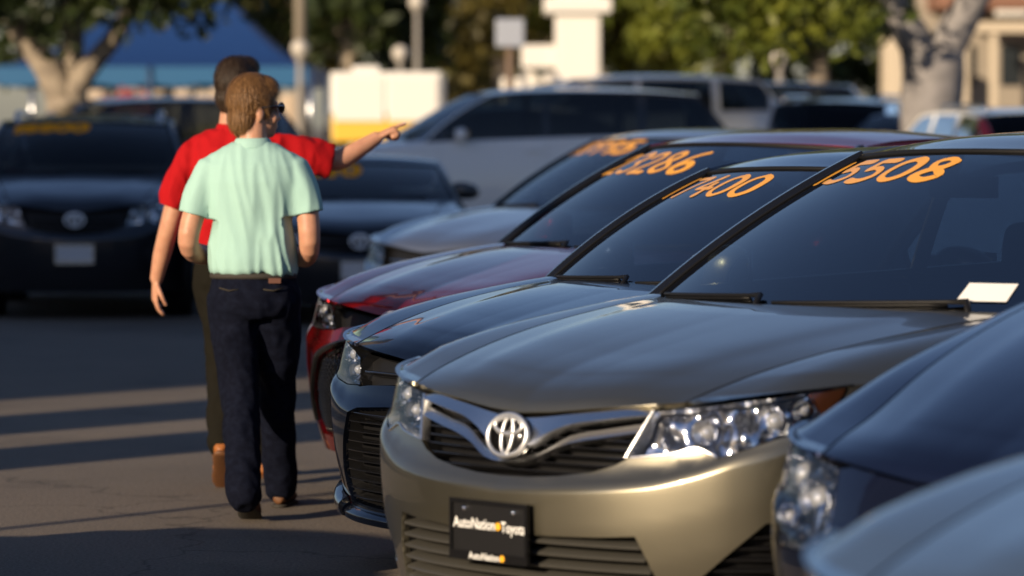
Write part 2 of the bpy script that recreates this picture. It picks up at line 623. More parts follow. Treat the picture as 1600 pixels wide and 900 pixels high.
BASE = dict(
    L=4.80, W=0.91, zk=1.0,
    plan=[(0, 0), (.012, .2), (.055, .4), (.135, .58), (.20, .68), (.29, .765), (.42, .83), (.60, .868), (.85, .89), (1.2, .905), (2.0, .91)],
    rear=[(3.4, .91), (3.9, .895), (4.3, .855), (4.55, .78), (4.70, .64), (4.77, .40), (4.80, 0)],
    df=([.10, .20, .28, .37, .47, .546, .558, .60, .65, .70, .752, .80, .90], [.10, .06, .034, .014, .002, 0, .004, .040, .058, .075, .095, .115, .17]),
    crease=([0, .24, .48, .60, .74, .90, 1.1], [.548, .560, .580, .606, .648, .68, .70]),
    wv=([.12, .25, .45, .60, .75, .90, 1.05], [.95, .975, .997, 1.0, .992, .968, .93]),
    dr=([.15, .3, .5, .7, .9, 1.05], [.10, .03, 0, .03, .08, .13]),
    lip=[(0, .752), (.12, .760), (.26, .776), (.39, .788), (.54, .802), (.67, .813), (.79, .828), (.91, .839), (1.02, .848)],
    tcorner=.54, ttip=1.02,
    hoodc=[(.098, .752), (.108, .772), (.14, .797), (.25, .842), (.45, .893), (.70, .944), (.95, .985), (1.09, 1.005)],
    hoode=[None, (.265, .535, .826), (.40, .560, .864), (.65, .605, .918), (.95, .650, .962), (1.34, .70, 1.0)],
    zsh=([.3, .56, .8, 1.1, 1.5, 2.5, 3.6, 4.3, 4.75], [.82, .848, .888, .925, .965, .995, 1.02, 1.03, 1.0]),
    A=[(1.41, None), (1.78, 1.235), (2.17, 1.423)], bow=(.29, .17), wdz=(.0, .026),
    C=[(3.42, 1.41), (3.80, 1.25), (4.15, None)], rbow=(.08, .20),
    roof=([0, .15, .4, .7, 1], [1.423, 1.445, 1.455, 1.440, 1.41]), crown=([0, .2, .5, 1], [.022, .042, .05, .03]),
    lean=.36, wheel=(.95, 3.725), rw=.325, zdeck=1.075, deckw=.86,
    hl=[(.405, .658), (.43, .715), (.455, .776), (.50, .782), (.60, .793), (.677, .803), (.80, .818), (.907, .832), (1.015, .845),
        (.985, .79), (.955, .758), (.88, .735), (.812, .716), (.73, .687), (.662, .666), (.625, .678), (.593, .688), (.565, .682), (.53, .672), (.46, .664)],
    hl_in=0, grb=[(0, .592), (.10, .595), (.20, .603), (.298, .617), (.368, .638), (.398, .654)],
    amber=.90,
)

class Car:
    def __init__(s, name, loc, heading, pm, label, cat='car', group=None, **kw):
        s.P = dict(BASE); s.P.update(kw)
        P = s.P
        s.pm = pm
        s.root = empty(name, loc, heading)
        tag(s.root, label, cat, group)
        k = P['zk']; s.k = k
        W = P['W'] / .91
        L = P['L']
        pl = [(u, v * W) for u, v in P['plan']] + [(L + (u - 4.80), v * W) for u, v in P['rear']]
        s.plan = csp(pl)
        s.TT = s.plan.L
        ts = np.linspace(0, s.TT, 2000)
        us = s.plan(ts)[:, 0]
        s._tu = (np.maximum.accumulate(us), ts)
        s.dff = spl(np.array(P['df'][0]) * k, P['df'][1])
        s.drf = spl(np.array(P['dr'][0]) * k, P['dr'][1])
        s.wvf = spl(np.array(P['wv'][0]) * k, P['wv'][1])
        s.crf = spl(P['crease'][0], np.array(P['crease'][1]) * k)
        s.zsh = spl(P['zsh'][0][:-2] + [L - .5, L - .05], np.array(P['zsh'][1]) * k)
        s.Z = lambda pts: [(t, z * k) for t, z in pts]
    def tu(s, u):
        return np.interp(u, *s._tu)
    def S(s, t, z):
        t = np.asarray(t, float); z = np.asarray(z, float)
        sg = np.where(t < 0, -1.0, 1.0); a = np.abs(t)
        p = s.plan(a)
        u, v = p[..., 0], p[..., 1]
        wf = np.clip(1 - u / .9, 0, 1)
        wr = np.clip(1 - (s.P['L'] - u) / .9, 0, 1)
        zz = z - (s.crf(a) - .55 * s.k)
        u = u + s.dff(zz) * wf - s.drf(z) * wr
        v = v * s.wvf(z)
        return np.stack([-u, sg * v, z + 0 * t], -1)
    def uvz(s, t, z):
        q = s.S(t, z)
        return np.stack([-q[..., 0], np.abs(q[..., 1]), q[..., 2]], -1)
    def mir(s, poly, sg):
        return [(t * sg, z) for t, z in poly] if sg > 0 else [(t * sg, z) for t, z in poly][::-1]
    def part(s, mb, name, m=None, parent=None, smooth=True):
        return mb.build(name, m or s.pm, parent or s.root, smooth)

    # -------------------------------------------------------------- lower body
    def body(s, holes=(), side_detail=True):
        P = s.P; k = s.k; S = s.S; root = s.root; pm = s.pm
        lipf = csp(s.Z(P['lip']))
        s.lipf = lambda t: np.interp(t, [a for a, b in P['lip']], [b * k for a, b in P['lip']])
        uw, ur = P['wheel']; rw = P['rw']; ra = rw * 1.13
        zw = rw
        tw, tr = float(s.tu(uw)), float(s.tu(ur))
        s.tw, s.tr = tw, tr
        zb = .19 * k
        def arch(tc, a0, a1, n=18):
            return [(tc + ra * math.cos(R(a)), zw + ra * math.sin(R(a))) for a in np.linspace(a0, a1, n)]
        # angle where the arch meets the sill height
        ab = math.degrees(math.asin(max(-.95, min(.95, (zb - zw) / ra))))
        hl = s.Z(P['hl'])
        # outer end of the lamp's lower edge
        i_tip = max(range(len(hl)), key=lambda i: hl[i][0])
        low = hl[i_tip + 1:]
        j = 1
        end = low[j]
        seam = (tw + ra * math.cos(R(125)), zw + ra * math.sin(R(125)))
        half = [(0, zb)] + [(t, zb) for t in np.linspace(.1, tw - ra * math.cos(R(ab)) - .001, 12)] + arch(tw, 180 - ab, 125)[1:] + low[j:] + [hl[0]] + s.Z(P['grb'])[::-1]
        gap = .0035
        half = [(t, z - (gap if z > .4 * k and t < end[0] + .01 else 0)) for t, z in half]
        poly = half[:-1] + [half[-1]] + [(-t, z) for t, z in half[::-1] if t > 1e-6]
        hs = []
        for h in holes:
            h = s.Z(h)
            if min(t for t, z in h) < 1e-6:
                hh = h + [(-t, z) for t, z in h[::-1] if t > 1e-6]
                hs.append(hh)
            else:
                hs += [s.mir(h, 1), s.mir(h, -1)]
        cl = [[(t, float(s.crf(abs(t))) + o * k) for t in np.linspace(-1.05, 1.05, 90)] for o in (-.02, -.004, .004, .012, .026)]
        trim(S, poly, hs, d=.022, lines=cl, flange=.02, name='front_bumper', material=pm, parent=root)
        # fenders: side skin plus top
        ud = 1.55 + (0 if k == 1 else .0)
        s.ud = ud
        td = float(s.tu(ud))
        ttip = P['ttip']
        shl = lambda u: float(s.zsh(u))
        usamp = np.linspace(float(s.uvz(np.array(ttip), np.array(s.lipf(ttip)))[0]) , ud, 14)
        for sg in (1, -1):
            tipt = (ttip + .004, float(s.lipf(ttip)))
            rearlamp = [p for p in hl[i_tip:i_tip + 1 + j + 1]]
            side = [seam] + [(end[0] + .004, end[1])] + [(t + .004, z) for t, z in rearlamp[1:-1][::-1]] + [tipt]
            shoulder = [(float(s.tu(u)), shl(u)) for u in usamp[1:]]
            fpoly = side + shoulder + [(td, zb)] + [(tw + ra * math.cos(R(ab)), zb)] + arch(tw, ab, 125)[1:-1]
            fpoly = s.mir(fpoly, sg)
            o1 = trim(S, fpoly, (), d=.03, flange=.015, name='fender', material=pm, parent=root)
            # top
            hc = s.hood_edge()
            def shc(q):
                t = ttip + (td - ttip) * np.asarray(q, float)
                u = s.plan(t)[..., 0]
                z = s.zsh(u)
                z = np.where(np.asarray(q) < .001, s.lipf(ttip), z)
                return s.uvz(t, z)
            tc = P['tcorner']
            Fr = lambda p: s.uvz(tc + (ttip - tc) * np.asarray(p, float), s.lipf(tc + (ttip - tc) * np.asarray(p, float)))
            e1 = hc(np.array([1.]))[0]; e2 = shc(np.array([1.]))[0]
            B = lambda p: e1 + (e2 - e1) * np.asarray(p, float)[..., None]
            bump = lambda p, q: np.stack([0 * p, .010 * np.sin(np.pi * p) * q, (.022 * np.sin(np.pi * p)) * np.minimum(1, q * 6)], -1)
            ft = coons1(hc, shc, Fr, B, sg, bump)
            pp = np.linspace(.012, 1, 12); qq = np.linspace(0, 1, 30)
            o2 = sheet(ft, pp, qq, 'fender_top', pm, o1, flip=(sg < 0), flange=.012)
        s.hood()
        # doors, quarter, rear bumper on the same belt
        L = P['L']
        um = P.get('ubpil', (ud + ur) / 2 + .02)
        uq = P.get('uqtr', ur - .30)
        def sh_pts(u0, u1, n=8):
            return [(float(s.tu(u)), shl(u)) for u in np.linspace(u0, u1, n)]
        for sg in (1, -1):
            g = .003
            d1 = [(td + g, zb + .05)] + sh_pts(ud + g, um - g) + [(float(s.tu(um)) - g, zb + .05)]
            d2 = [(float(s.tu(um)) + g, zb + .05)] + sh_pts(um + g, uq) + [(float(s.tu(uq)), zw + ra * .9), (tr - ra * math.cos(R(ab)) - .02, zb + .05)]
            for dp, (ha, hb) in ((d1, (um - .22, um - .06)), (d2, (uq - .20, uq - .05))):
                o = trim(S, s.mir(dp[::-1], sg), (), d=.06, flange=.015, name='door', material=pm, parent=root)
                zh = shl(ha) - .09
                strip(S, s.mir([(float(s.tu(ha)), zh), (float(s.tu((ha + hb) / 2)), zh + .004), (float(s.tu(hb)), zh)], sg),
                      s.mir([(float(s.tu(ha)), zh - .025), (float(s.tu((ha + hb) / 2)), zh - .022), (float(s.tu(hb)), zh - .025)], sg), pill(.0, .03), 'door_handle', pm, o, n=8, k=6)
            tq0 = float(s.tu(uq))
            urb = L - .62
            q = sh_pts(uq + g, urb) + [(float(s.tu(urb)), .55 * k), (tr + ra * math.cos(R(35)), zw + ra * math.sin(R(35)))] + arch(tr, 35, 180 - ab)[1:] + [(tq0 + g, zw + ra * .9)]
            q = [p for i, p in enumerate(q) if not (p[0] < tq0 and p[1] < zw + ra * .85 and False)]
            trim(S, s.mir(q[::-1], sg), (), d=.06, flange=.015, name='quarter_panel', material=pm, parent=root)
            # sill
            si = [(td + g, zb), (tr - ra * math.cos(R(ab)) - .005, zb), (tr - ra * math.cos(R(ab)) - .005, zb + .046), (td + g, zb + .046)]
            trim(S, s.mir(si, sg), (), d=.06, flange=.015, name='sill', material=pm, parent=root)
            # tail lamp
            tl0 = float(s.tu(L - .615)); tl1 = s.TT - .42
            zt0 = .72 * k
            ztp = lambda t: float(s.zsh(s.plan(np.array(t))[0])) - .004
            tl = [(tl0, zt0 + .05), (tl1, zt0)] + [(t, ztp(t)) for t in np.linspace(tl1, tl0, 8)]
            trim(S, s.mir(tl, sg), (), d=.04, off=.004, flange=.02, name='tail_lamp', material=M_REDLAMP, parent=root)
        # rear bumper and tail panel
        t0 = float(s.tu(L - .615))
        half = [(t0, .55 * k), (tr + ra * math.cos(R(35)), zw + ra * math.sin(R(35)))] + arch(tr, 35, ab)[1:] + [(t0 + .02, zb)] + [(t, zb) for t in np.linspace(t0 + .1, s.TT, 10)]
        for sg in (1, -1):
            low = half + [(s.TT, .715 * k), (s.TT - .42, .715 * k), (t0, .765 * k - .0)]
            trim(S, s.mir(low[::-1], sg), (), d=.06, flange=.015, name='rear_bumper', material=pm, parent=root)
            tp = [(s.TT - .415, .72 * k), (s.TT, .72 * k)] + [(t, float(s.zsh(s.plan(np.array(t))[0]))) for t in np.linspace(s.TT, s.TT - .415, 8)]
            trim(S, s.mir(tp, sg), (), d=.05, flange=.01, name='tail_panel', material=pm, parent=root)
        # floor pan
        mb = MB()
        mb.box((-L / 2, 0, zb + .09), (L - 1.3, 1.30, .04))
        mb.box((-(uw + ur) / 2, 0, zb + .2), (ur - uw - .8, 1.6, .2))
        s.part(mb, 'floor_pan', M_BLACK, smooth=False)
        # wheel wells and wheels
        for uc in (uw, ur):
            for sg in (1, -1):
                yw = (P['W'] - .115) * sg
                w = empty('wheel', (-uc, yw, rw), 0, root)
                o = sg
                t = MB().lathe([(rw * .62, -.095), (rw * .80, -.105), (rw * .95, -.1), (rw, -.07), (rw, .07), (rw * .95, .1), (rw * .80, .105), (rw * .62, .095)], 'y', 48)
                t.build('tyre', M_RUBBER, w)
                rm = MB().lathe([(rw * .64, -.09), (rw * .64, .085 * o), (rw * .60, .09 * o), (rw * .57, .06 * o), (rw * .55, .02 * o), (.03, .03 * o)], 'y', 40)
                for a in range(5):
                    an = R(72 * a + 10)
                    c, sn = math.cos(an), math.sin(an)
                    rot = Matrix.Rotation(-an, 3, 'Y')
                    rm.box((c * rw * .33, .072 * o, sn * rw * .33), (rw * .56, .03, .055), rot)
                rm.lathe([(.055, .03 * o), (.055, .09 * o), (.04, .098 * o), (.001, .098 * o)], 'y', 16)
                smooth_by_angle(rm.build('rim', M_ALLOY, w), 40)
                well = MB().lathe([(ra * .99, .06 * sg), (ra * 1.0, -.20 * sg), (.02, -.21 * sg)], 'y', 32, (-uc, yw, rw))
                s.part(well, 'wheel_well', M_BLACK)

    def hood_edge(s):
        P = s.P; k = s.k
        t = P['tcorner']
        a = s.uvz(np.array(t), np.array(float(s.lipf(t))))
        W = P['W'] / .91
        pts = [a] + [np.array((u, v * W, z * k)) for u, v, z in P['hoode'][1:]]
        f = csp(pts)
        return arr(f)

    def hood(s):
        P = s.P; k = s.k
        tc = P['tcorner']
        c0 = s.uvz(np.array(0.), np.array(P['lip'][0][1] * k))
        pts = [c0] + [np.array((u, 0, z * k)) for u, z in P['hoodc'][1:]]
        C = arr(csp(pts))
        E = s.hood_edge()
        Fr = lambda p: s.uvz(tc * np.asarray(p, float), s.lipf(tc * np.asarray(p, float)))
        e0, e1 = C(np.array([1.]))[0], E(np.array([1.]))[0]
        def B(p):
            p = np.asarray(p, float)
            return np.stack([e0[0] + (e1[0] - e0[0]) * p ** 2, e1[1] * p, e0[2] + (e1[2] - e0[2]) * p ** 2], -1)
        cr = P.get('hoodcrease', .62); cd = P.get('hoodcrease_d', .007)
        def bump(p, q):
            x = (p - (cr + .12 * q)) / .09
            h = cd / (1 + np.exp(x * 2.2)) * np.clip(q * 5, 0, 1) * np.clip((1 - q) * 4 + .35, 0, 1)
            return np.stack([0 * p, 0 * p, h], -1)
        f = coons(C, E, Fr, B, bump)
        s.hoodS = f
        pp = np.linspace(-.988, .988, 61); qq = np.r_[np.linspace(0.0, .12, 12), np.linspace(.15, .995, 34)]
        s.hoodo = sheet(f, pp, qq, 'hood', s.pm, s.root, flange=.015)
        s.hoodB = B
        return s.hoodo

    # -------------------------------------------------------------- cabin
    def cabin(s, interior=True, wipers=True, wglass=None, frame=None):
        P = s.P; k = s.k; root = s.root; pm = s.pm
        zb = lambda u: s.zsh(u) + .03
        vb = lambda u: s.uvz(s.tu(u), s.zsh(u))[..., 1] - .045
        lean = P['lean']
        def V(u, z):
            dz = z - zb(u)
            return vb(u) - lean * dz - .18 * dz * dz
        def G(sg):
            return lambda u, z: np.stack([-np.asarray(u, float), sg * V(np.asarray(u, float), np.asarray(z, float)), np.asarray(z, float)], -1)
        A = [(u, float(zb(u)) if z is None else z) for u, z in P['A']]
        Cc = [(u, float(zb(u)) if z is None else z) for u, z in P['C']]
        Af, Cf = arr(csp(A)), arr(csp(Cc))
        rz = spl(*P['roof']); crn = spl(*P['crown'])
        uA1, uC1 = A[-1][0], Cc[0][0]
        rail = [(uA1 + (uC1 - uA1) * q, float(rz(q))) for q in np.linspace(0, 1, 24)]
        base = [(u, float(zb(u))) for u in np.linspace(A[0][0], Cc[-1][0], 24)]
        Ac = [tuple(Af(np.array(q))) for q in np.linspace(0, 1, 16)]
        Ck = [tuple(Cf(np.array(q))) for q in np.linspace(0, 1, 16)]
        outer = base[::-1] + Ac[1:] + rail[1:] + Ck[1:-1]
        # windows
        um = P.get('ubpil', (s.ud + P['wheel'][1]) / 2 + .02)
        mA, mT, mB = .050, .035, .02
        u0 = A[0][0] + .22
        def top(u):
            if u < uA1:
                zA = np.interp(u, [a for a, b in Ac], [b for a, b in Ac]) ; return zA - mA * .55
            if u > uC1:
                return np.interp(u, [a for a, b in Ck], [b for a, b in Ck]) - mA * .8
            return np.interp(u, [a for a, b in rail], [b for a, b in rail]) - mT
        def win(ua, ub):
            us = np.linspace(ua, ub, 16)
            return [(u, float(zb(u)) + mB) for u in us] + [(u, max(float(zb(u)) + mB + .004, top(u))) for u in us[::-1]]
        wins = [win(u0, um - .035)]
        ue = P.get('uwin', Cc[-1][0] - .42)
        if P.get('third'):
            wins += [win(um + .035, P['third'] - .05), win(P['third'] + .05, ue)]
        else:
            wins += [win(um + .035, ue)]
        for sg in (1, -1):
            fl = sg < 0
            g = G(sg)
            # du x dz points to -y for +y side: flip accordingly
            trim(g, outer, wins, d=.05, flange=.012, flip=(sg > 0), name='window_frame', material=frame or pm, parent=root)
            for w in wins:
                trim(g, w, (), d=.12, off=-.006, flange=0, flip=(sg > 0), name='side_window', material=M_SIDEGLASS, parent=root)
            # shoulder ledge
            us = np.linspace(A[0][0] - .02, min(Cc[-1][0], P['L'] - .1), 30)
            mb = MB()
            pts = []
            for u in us:
                a = s.uvz(s.tu(u), s.zsh(u)); b_ = np.array((u, float(V(u, zb(u))), float(zb(u))))
                for w in np.linspace(0, 1, 5):
                    q = a + (b_ - a) * w; z = q[2] + .012 * math.sin(math.pi * w)
                    pts.append((-q[0], sg * q[1], z))
            Fc = [((i * 5 + j), (i * 5 + j + 1), ((i + 1) * 5 + j + 1), ((i + 1) * 5 + j)) for i in range(len(us) - 1) for j in range(4)]
            if sg < 0: Fc = [f[::-1] for f in Fc]
            mb.add(pts, Fc)
            s.part(mb, 'shoulder_panel', pm)
        # windshield
        bow, wdz = P['bow'], P['wdz']
        def WS(p, q):
            p = np.asarray(p, float); q = np.asarray(q, float)
            a = Af(np.clip(q, 0, 1)); u, z = a[..., 0], a[..., 1]
            v = V(u, z) - .014
            b_ = bow[0] + (bow[1] - bow[0]) * q; dz = wdz[0] + (wdz[1] - wdz[0]) * q
            return np.stack([-(u - b_ * (1 - p * p)), p * v, z + dz * (1 - p * p) - .008], -1)
        s.WS = WS
        qs = np.linspace(0.02, .985, 26)
        s.wso = sheet(WS, np.linspace(-1, 1, 41), qs, 'windshield', wglass or M_WIND, root)
        # pillar trim: dark seal around the windshield edge, then painted pillar
        for sg in (1, -1):
            mb = MB()
            Pp = []
            for q in np.linspace(0, 1, 20):
                a = Af(np.array(q)); v = float(V(a[0], a[1]))
                c = WS(np.array(sg * 1.0), np.array(q))
                o_ = np.array((-a[0], sg * v, a[1]))
                e = np.array((-(a[0] - .010), sg * (v - .026), a[1] + .003))
                Pp.append((o_, o_ + np.array((.006, 0, .011)), e + np.array((.006, 0, .009)), e - np.array((0, 0, .015))))
            n = len(Pp)
            Vv = [p for r in Pp for p in r]
            Fc = [(i * 4 + j, (i + 1) * 4 + j, (i + 1) * 4 + j + 1, i * 4 + j + 1) for i in range(n - 1) for j in range(3)]
            if sg < 0: Fc = [f[::-1] for f in Fc]
            mb.add(Vv, Fc)
            s.part(mb, 'windshield_pillar', P.get('pillar', pm))
            mb = MB().tube([tuple(WS(np.array(sg * .985), np.array(q)) + np.array((0, 0, .002))) for q in np.linspace(.0, 1, 20)], .0055, 6)
            s.part(mb, 'windshield_seal', M_BLACK)
        mb = MB().tube([tuple(WS(np.array(p), np.array(.985)) + np.array((0, 0, .002))) for p in np.linspace(-1, 1, 20)], .009, 6)
        s.part(mb, 'windshield_seal', M_BLACK)
        # roof
        rbow = P['rbow']
        def RF(p, q):
            p = np.asarray(p, float); q = np.asarray(q, float)
            qc = np.clip(q, 0, 1)
            ur_ = uA1 + (uC1 - uA1) * qc
            z0 = rz(qc); v = V(ur_, z0)
            u = ur_ - bow[1] * (1 - p * p) * (1 - qc) + rbow[0] * (1 - p * p) * qc
            return np.stack([-u, p * v, z0 + crn(qc) * (1 - np.abs(p) ** 2.4)], -1)
        s.RF = RF
        roof = sheet(RF, np.linspace(-1, 1, 41), np.linspace(0, 1, 40), 'roof', pm, root, flange=.012)
        s.roofo = roof
        # rear glass
        def RG(p, q):
            p = np.asarray(p, float); q = np.asarray(q, float)
            c = Cf(np.clip(q, 0, 1)); u, z = c[..., 0], c[..., 1]
            v = V(u, z) - .02
            b_ = rbow[0] + (rbow[1] - rbow[0]) * q
            return np.stack([-(u + b_ * (1 - p * p)), p * v, z + float(crn(1.)) * (1 - p * p) * (1 - q)], -1)
        s.RG = RG
        sheet(RG, np.linspace(-1, 1, 21), np.linspace(0, 1, 14), 'rear_window', M_REARGLASS, root)
        # deck behind
        uC0 = Cc[-1][0]; L = P['L']
        tw = .80
        t1 = s.TT - tw
        t0 = float(s.tu(uC0 - .02))
        zlip = lambda t: s.zsh(s.plan(t)[..., 0])
        if t1 > t0 + .05:
            E = lambda q: s.uvz(t0 + (t1 - t0) * np.asarray(q, float), zlip(t0 + (t1 - t0) * np.asarray(q, float)))
            Bk = lambda p: s.uvz(s.TT - tw * np.asarray(p, float), zlip(s.TT - tw * np.asarray(p, float)))
            e = E(np.array([0.]))[0]
            g0 = RG(np.array(0.), np.array(1.))
            Fr = lambda p: np.stack([(-g0[0]) + (e[0] + g0[0]) * np.asarray(p, float) ** 2, e[1] * np.asarray(p, float), g0[2] - .0 + (e[2] - g0[2]) * np.asarray(p, float) ** 3], -1)
            bk = Bk(np.array([0.]))[0]; zd = P['zdeck'] * k
            Cq = arr(csp([np.array((-g0[0], 0, g0[2])), np.array(((-g0[0] + L) / 2, 0, max(zd, (g0[2] + bk[2]) / 2))), np.array((L - .10, 0, zd * .995)), bk]))
            sheet(coons(Cq, E, Fr, Bk), np.linspace(-1, 1, 31), np.linspace(0, 1, 20), 'trunk_lid', pm, root, flange=.01)
        # cowl: dark panel between hood and glass
        def CW(p, q):
            p = np.asarray(p, float); q = np.asarray(q, float)
            h = s.hoodB(np.abs(p)); a = WS(p * .99, np.full_like(p, .03))
            hh = np.stack([-h[..., 0], np.sign(p) * h[..., 1], h[..., 2] - .022], -1)
            return hh * (1 - q[..., None]) + (a - np.array((0, 0, .004))) * q[..., None]
        sheet(CW, np.linspace(-1, 1, 31), np.linspace(-.25, 1, 6), 'cowl', M_BLACK, root)
        if wipers:
            for (pa, pb, qa, qb) in ((.72, -.02, -.0, .055), (-.12, -.80, -.0, .055)):
                mb = MB()
                a = WS(np.array(pa), np.array(.03)) + np.array((.05, 0, -.008))
                pts = [tuple(a)]
                for w in np.linspace(0, 1, 12):
                    p_ = pa - .05 + (pb - pa) * w
                    pts.append(tuple(WS(np.array(p_), np.array(.035 + (qb) * (1 - w) * .6)) + np.array((.012, 0, .009))))
                mb.tube(pts, [.010] * 2 + [.006] * (len(pts) - 2), 6)
                mb.tube([tuple(np.array(p) + np.array((-.006, 0, -.008))) for p in pts[2:]], .006, 6)
                mb.lathe([(.018, -.02), (.018, .004), (.010, .008), (.001, .008)], 'z', 12, tuple(a))
                s.part(mb, 'wiper', M_BLACK)
        # mirrors
        for sg in (1, -1):
            u = A[0][0] + .42
            y = float(V(u, zb(u))) - .05
            zc = float(zb(u)) + .06
            mb = MB()
            n, m = 16, 10
            Vv = []
            for i in range(m + 1):
                ph = math.pi * i / m
                for j in range(n):
                    th = 2 * math.pi * j / n
                    x = math.sin(ph) * math.cos(th); yy = math.cos(ph); z = math.sin(ph) * math.sin(th)
                    x = math.copysign(abs(x) ** .75, x); z = math.copysign(abs(z) ** .7, z)
                    xx = x * (.085 if x > 0 else .04)
                    Vv.append((-u + .02 + xx, sg * (y + .13 + yy * .115), zc + z * .072 * (1 - .12 * yy) - .01 * yy))
            Fc = [(i * n + j, i * n + (j + 1) % n, (i + 1) * n + (j + 1) % n, (i + 1) * n + j) for i in range(m) for j in range(n)]
            if sg > 0: Fc = [f[::-1] for f in Fc]
            mb.add(Vv, Fc)
            o = s.part(mb, 'door_mirror', P.get('mirror', pm))
            st = MB().tube([(-u + .02, sg * (y - .03), zc - .075), (-u + .02, sg * (y + .06), zc - .05)], [.035, .026], 8)
            st.build('mirror_foot', M_BLACK, o)
            gl = MB().box((-u - .023, sg * (y + .13), zc), (.004, .19, .105))
            gl.build('mirror_glass', M_CHROME, o, False)
        if interior:
            s.inside()

    def inside(s):
        P = s.P; k = s.k; root = s.root
        ub = P['A'][0][0]; zb = float(s.zsh(ub)) 
        Wd = P['W'] - .20
        hz = P['roof'][1][2] - 1.42
        # dashboard
        mb = MB()
        prof = [(ub - .20, zb - .10), (ub - .15, zb + .0), (ub + .10, zb + .035), (ub + .32, zb + .02), (ub + .38, zb - .06), (ub + .34, zb - .30)]
        n = 13
        Vv = []
        for i in range(n):
            y = -Wd + 2 * Wd * i / (n - 1)
            hump = .03 * math.exp(-((y - .37) / .16) ** 2)
            for j, (u, z) in enumerate(prof):
                Vv.append((-u, y, z + (hump if j in (2, 3) else 0)))
        m = len(prof)
        mb.add(Vv, [(i * m + j, (i + 1) * m + j, (i + 1) * m + j + 1, i * m + j + 1) for i in range(n - 1) for j in range(m - 1)])
        s.part(mb, 'dashboard', M_INT)
        # steering wheel
        c = Vector((-(ub + .48), .37, zb - .03)); tilt = Matrix.Rotation(R(-65), 3, 'Y')
        mb = MB().loop([c + tilt @ Vector((math.cos(a) * .185, math.sin(a) * .185, 0)) for a in np.linspace(0, 2 * math.pi, 33)[:-1]], .016, 8)
        for a in (R(0), R(90), R(180), R(270)):
            mb.tube([c, c + tilt @ Vector((math.cos(a) * .18, math.sin(a) * .18, 0))], .016, 6)
        s.part(mb, 'steering_wheel', M_INT)
        # seats
        for us, ys in ((ub + 1.05, (.37, -.37)), (ub + 1.95, (.40, -.40))):
            for y in ys:
                st = empty('seat', (-us, y, .28 * k), 0, root)
                def cushion(w, h, d, c, tilt_, r=.5):
                    b = MB(); Vv = []
                    nn, mm = 16, 10
                    for i in range(mm + 1):
                        ph = math.pi * i / mm
                        for j in range(nn):
                            th = 2 * math.pi * j / nn
                            f = lambda x, e: math.copysign(abs(x) ** e, x)
                            p = Vector((f(math.sin(ph) * math.cos(th), .5) * d / 2, f(math.sin(ph) * math.sin(th), .45) * w / 2, f(math.cos(ph), .45) * h / 2))
                            p = Matrix.Rotation(R(tilt_), 3, 'Y') @ p
                            Vv.append((p.x + c[0], p.y + c[1], p.z + c[2]))
                    b.add(Vv, [(i * nn + j, (i + 1) * nn + j, (i + 1) * nn + (j + 1) % nn, i * nn + (j + 1) % nn) for i in range(mm) for j in range(nn)])
                    return b
                cushion(.50, .16, .52, (.15, 0, .10), 0).build('seat_cushion', M_SEAT, st)
                cushion(.50, .62, .16, (-.16, 0, .44), -16).build('seat_back', M_SEAT, st)
                cushion(.27, .17, .10, (-.27, 0, .84), -10).build('head_rest', M_SEAT, st)
        # inner mirror
        a = s.WS(np.array(0.), np.array(.84))
        mb = MB().box((a[0] - .06, 0, a[2] - .05), (.03, .24, .065))
        mb.tube([(a[0] - .06, 0, a[2] - .04), (a[0] - .0, 0, a[2] - .01)], .01, 6)
        s.part(mb, 'cabin_mirror', M_INT, smooth=False)

    # -------------------------------------------------------------- lamps, grille, plate
    def lamps(s, amber=True, dark=False, projector=(.80, .075), cells=()):
        P = s.P; root = s.root; k = s.k
        hl = s.Z(P['hl'])
        A = np.array(hl)
        c = A.mean(0)
        for sg in (1, -1):
            la = empty('headlight', (0, 0, 0), 0, root)
            poly = s.mir(hl, sg)
            # deep faceted reflector behind the cover
            def depth(a, b):
                t = np.abs(a)
                return -(.050 + .018 * np.sin(t * 27 + 1) * np.sin(b * 44 / k + t * 6) + .006 * np.abs(np.sin(t * 70)) + .004 * np.abs(np.sin(b * 150)))
            inner = [(c[0] + (p[0] - c[0]) * .97, c[1] + (p[1] - c[1]) * .94) for p in hl]
            trim(s.S, s.mir(inner, sg), (), d=.011, off=depth, flange=0, geo=True, name='reflector', material=M_GLOSSBLACK if dark else M_BUCKET, parent=la)
            # wall between cover and reflector
            d_ = dens(poly, .03)
            N = snormal(s.S, d_[:, 0], d_[:, 1]); P0 = s.S(d_[:, 0], d_[:, 1])
            m = len(d_)
            MB().add(np.concatenate([P0 - N * .004, P0 - N * .075]), [(i, (i + 1) % m, m + (i + 1) % m, m + i) for i in range(m)]).build('housing', M_SATIN, la)
            # main lamp bowls
            for (t, z, r) in P.get('bowls', ((.80, .765, .042), (.60, .735, .036), (.90, .79, .026))):
                z *= k
                q = s.S(np.array(t * sg), np.array(z)); n = snormal(s.S, np.array([t * sg]), np.array([z]))[0]
                fwd = (Vector(n) * .4 + Vector((1, 0, 0))).normalized()
                rot = fwd.to_track_quat('Z', 'Y').to_matrix()
                o_ = Vector(q) - Vector(n) * .045
                b = MB()
                pr = [(r, .018), (r * 1.03, .010), (r * .97, .004), (r * .8, -.012), (r * .55, -.022)]
                seg = 28
                Vv = [o_ + rot @ Vector((rr * math.cos(2 * math.pi * j / seg), rr * math.sin(2 * math.pi * j / seg), h)) for rr, h in pr for j in range(seg)]
                b.add(Vv, [(i * seg + j, i * seg + (j + 1) % seg, (i + 1) * seg + (j + 1) % seg, (i + 1) * seg + j) for i in range(len(pr) - 1) for j in range(seg)])
                b.build('lamp_bowl', M_CHROME, la)
                b = MB()
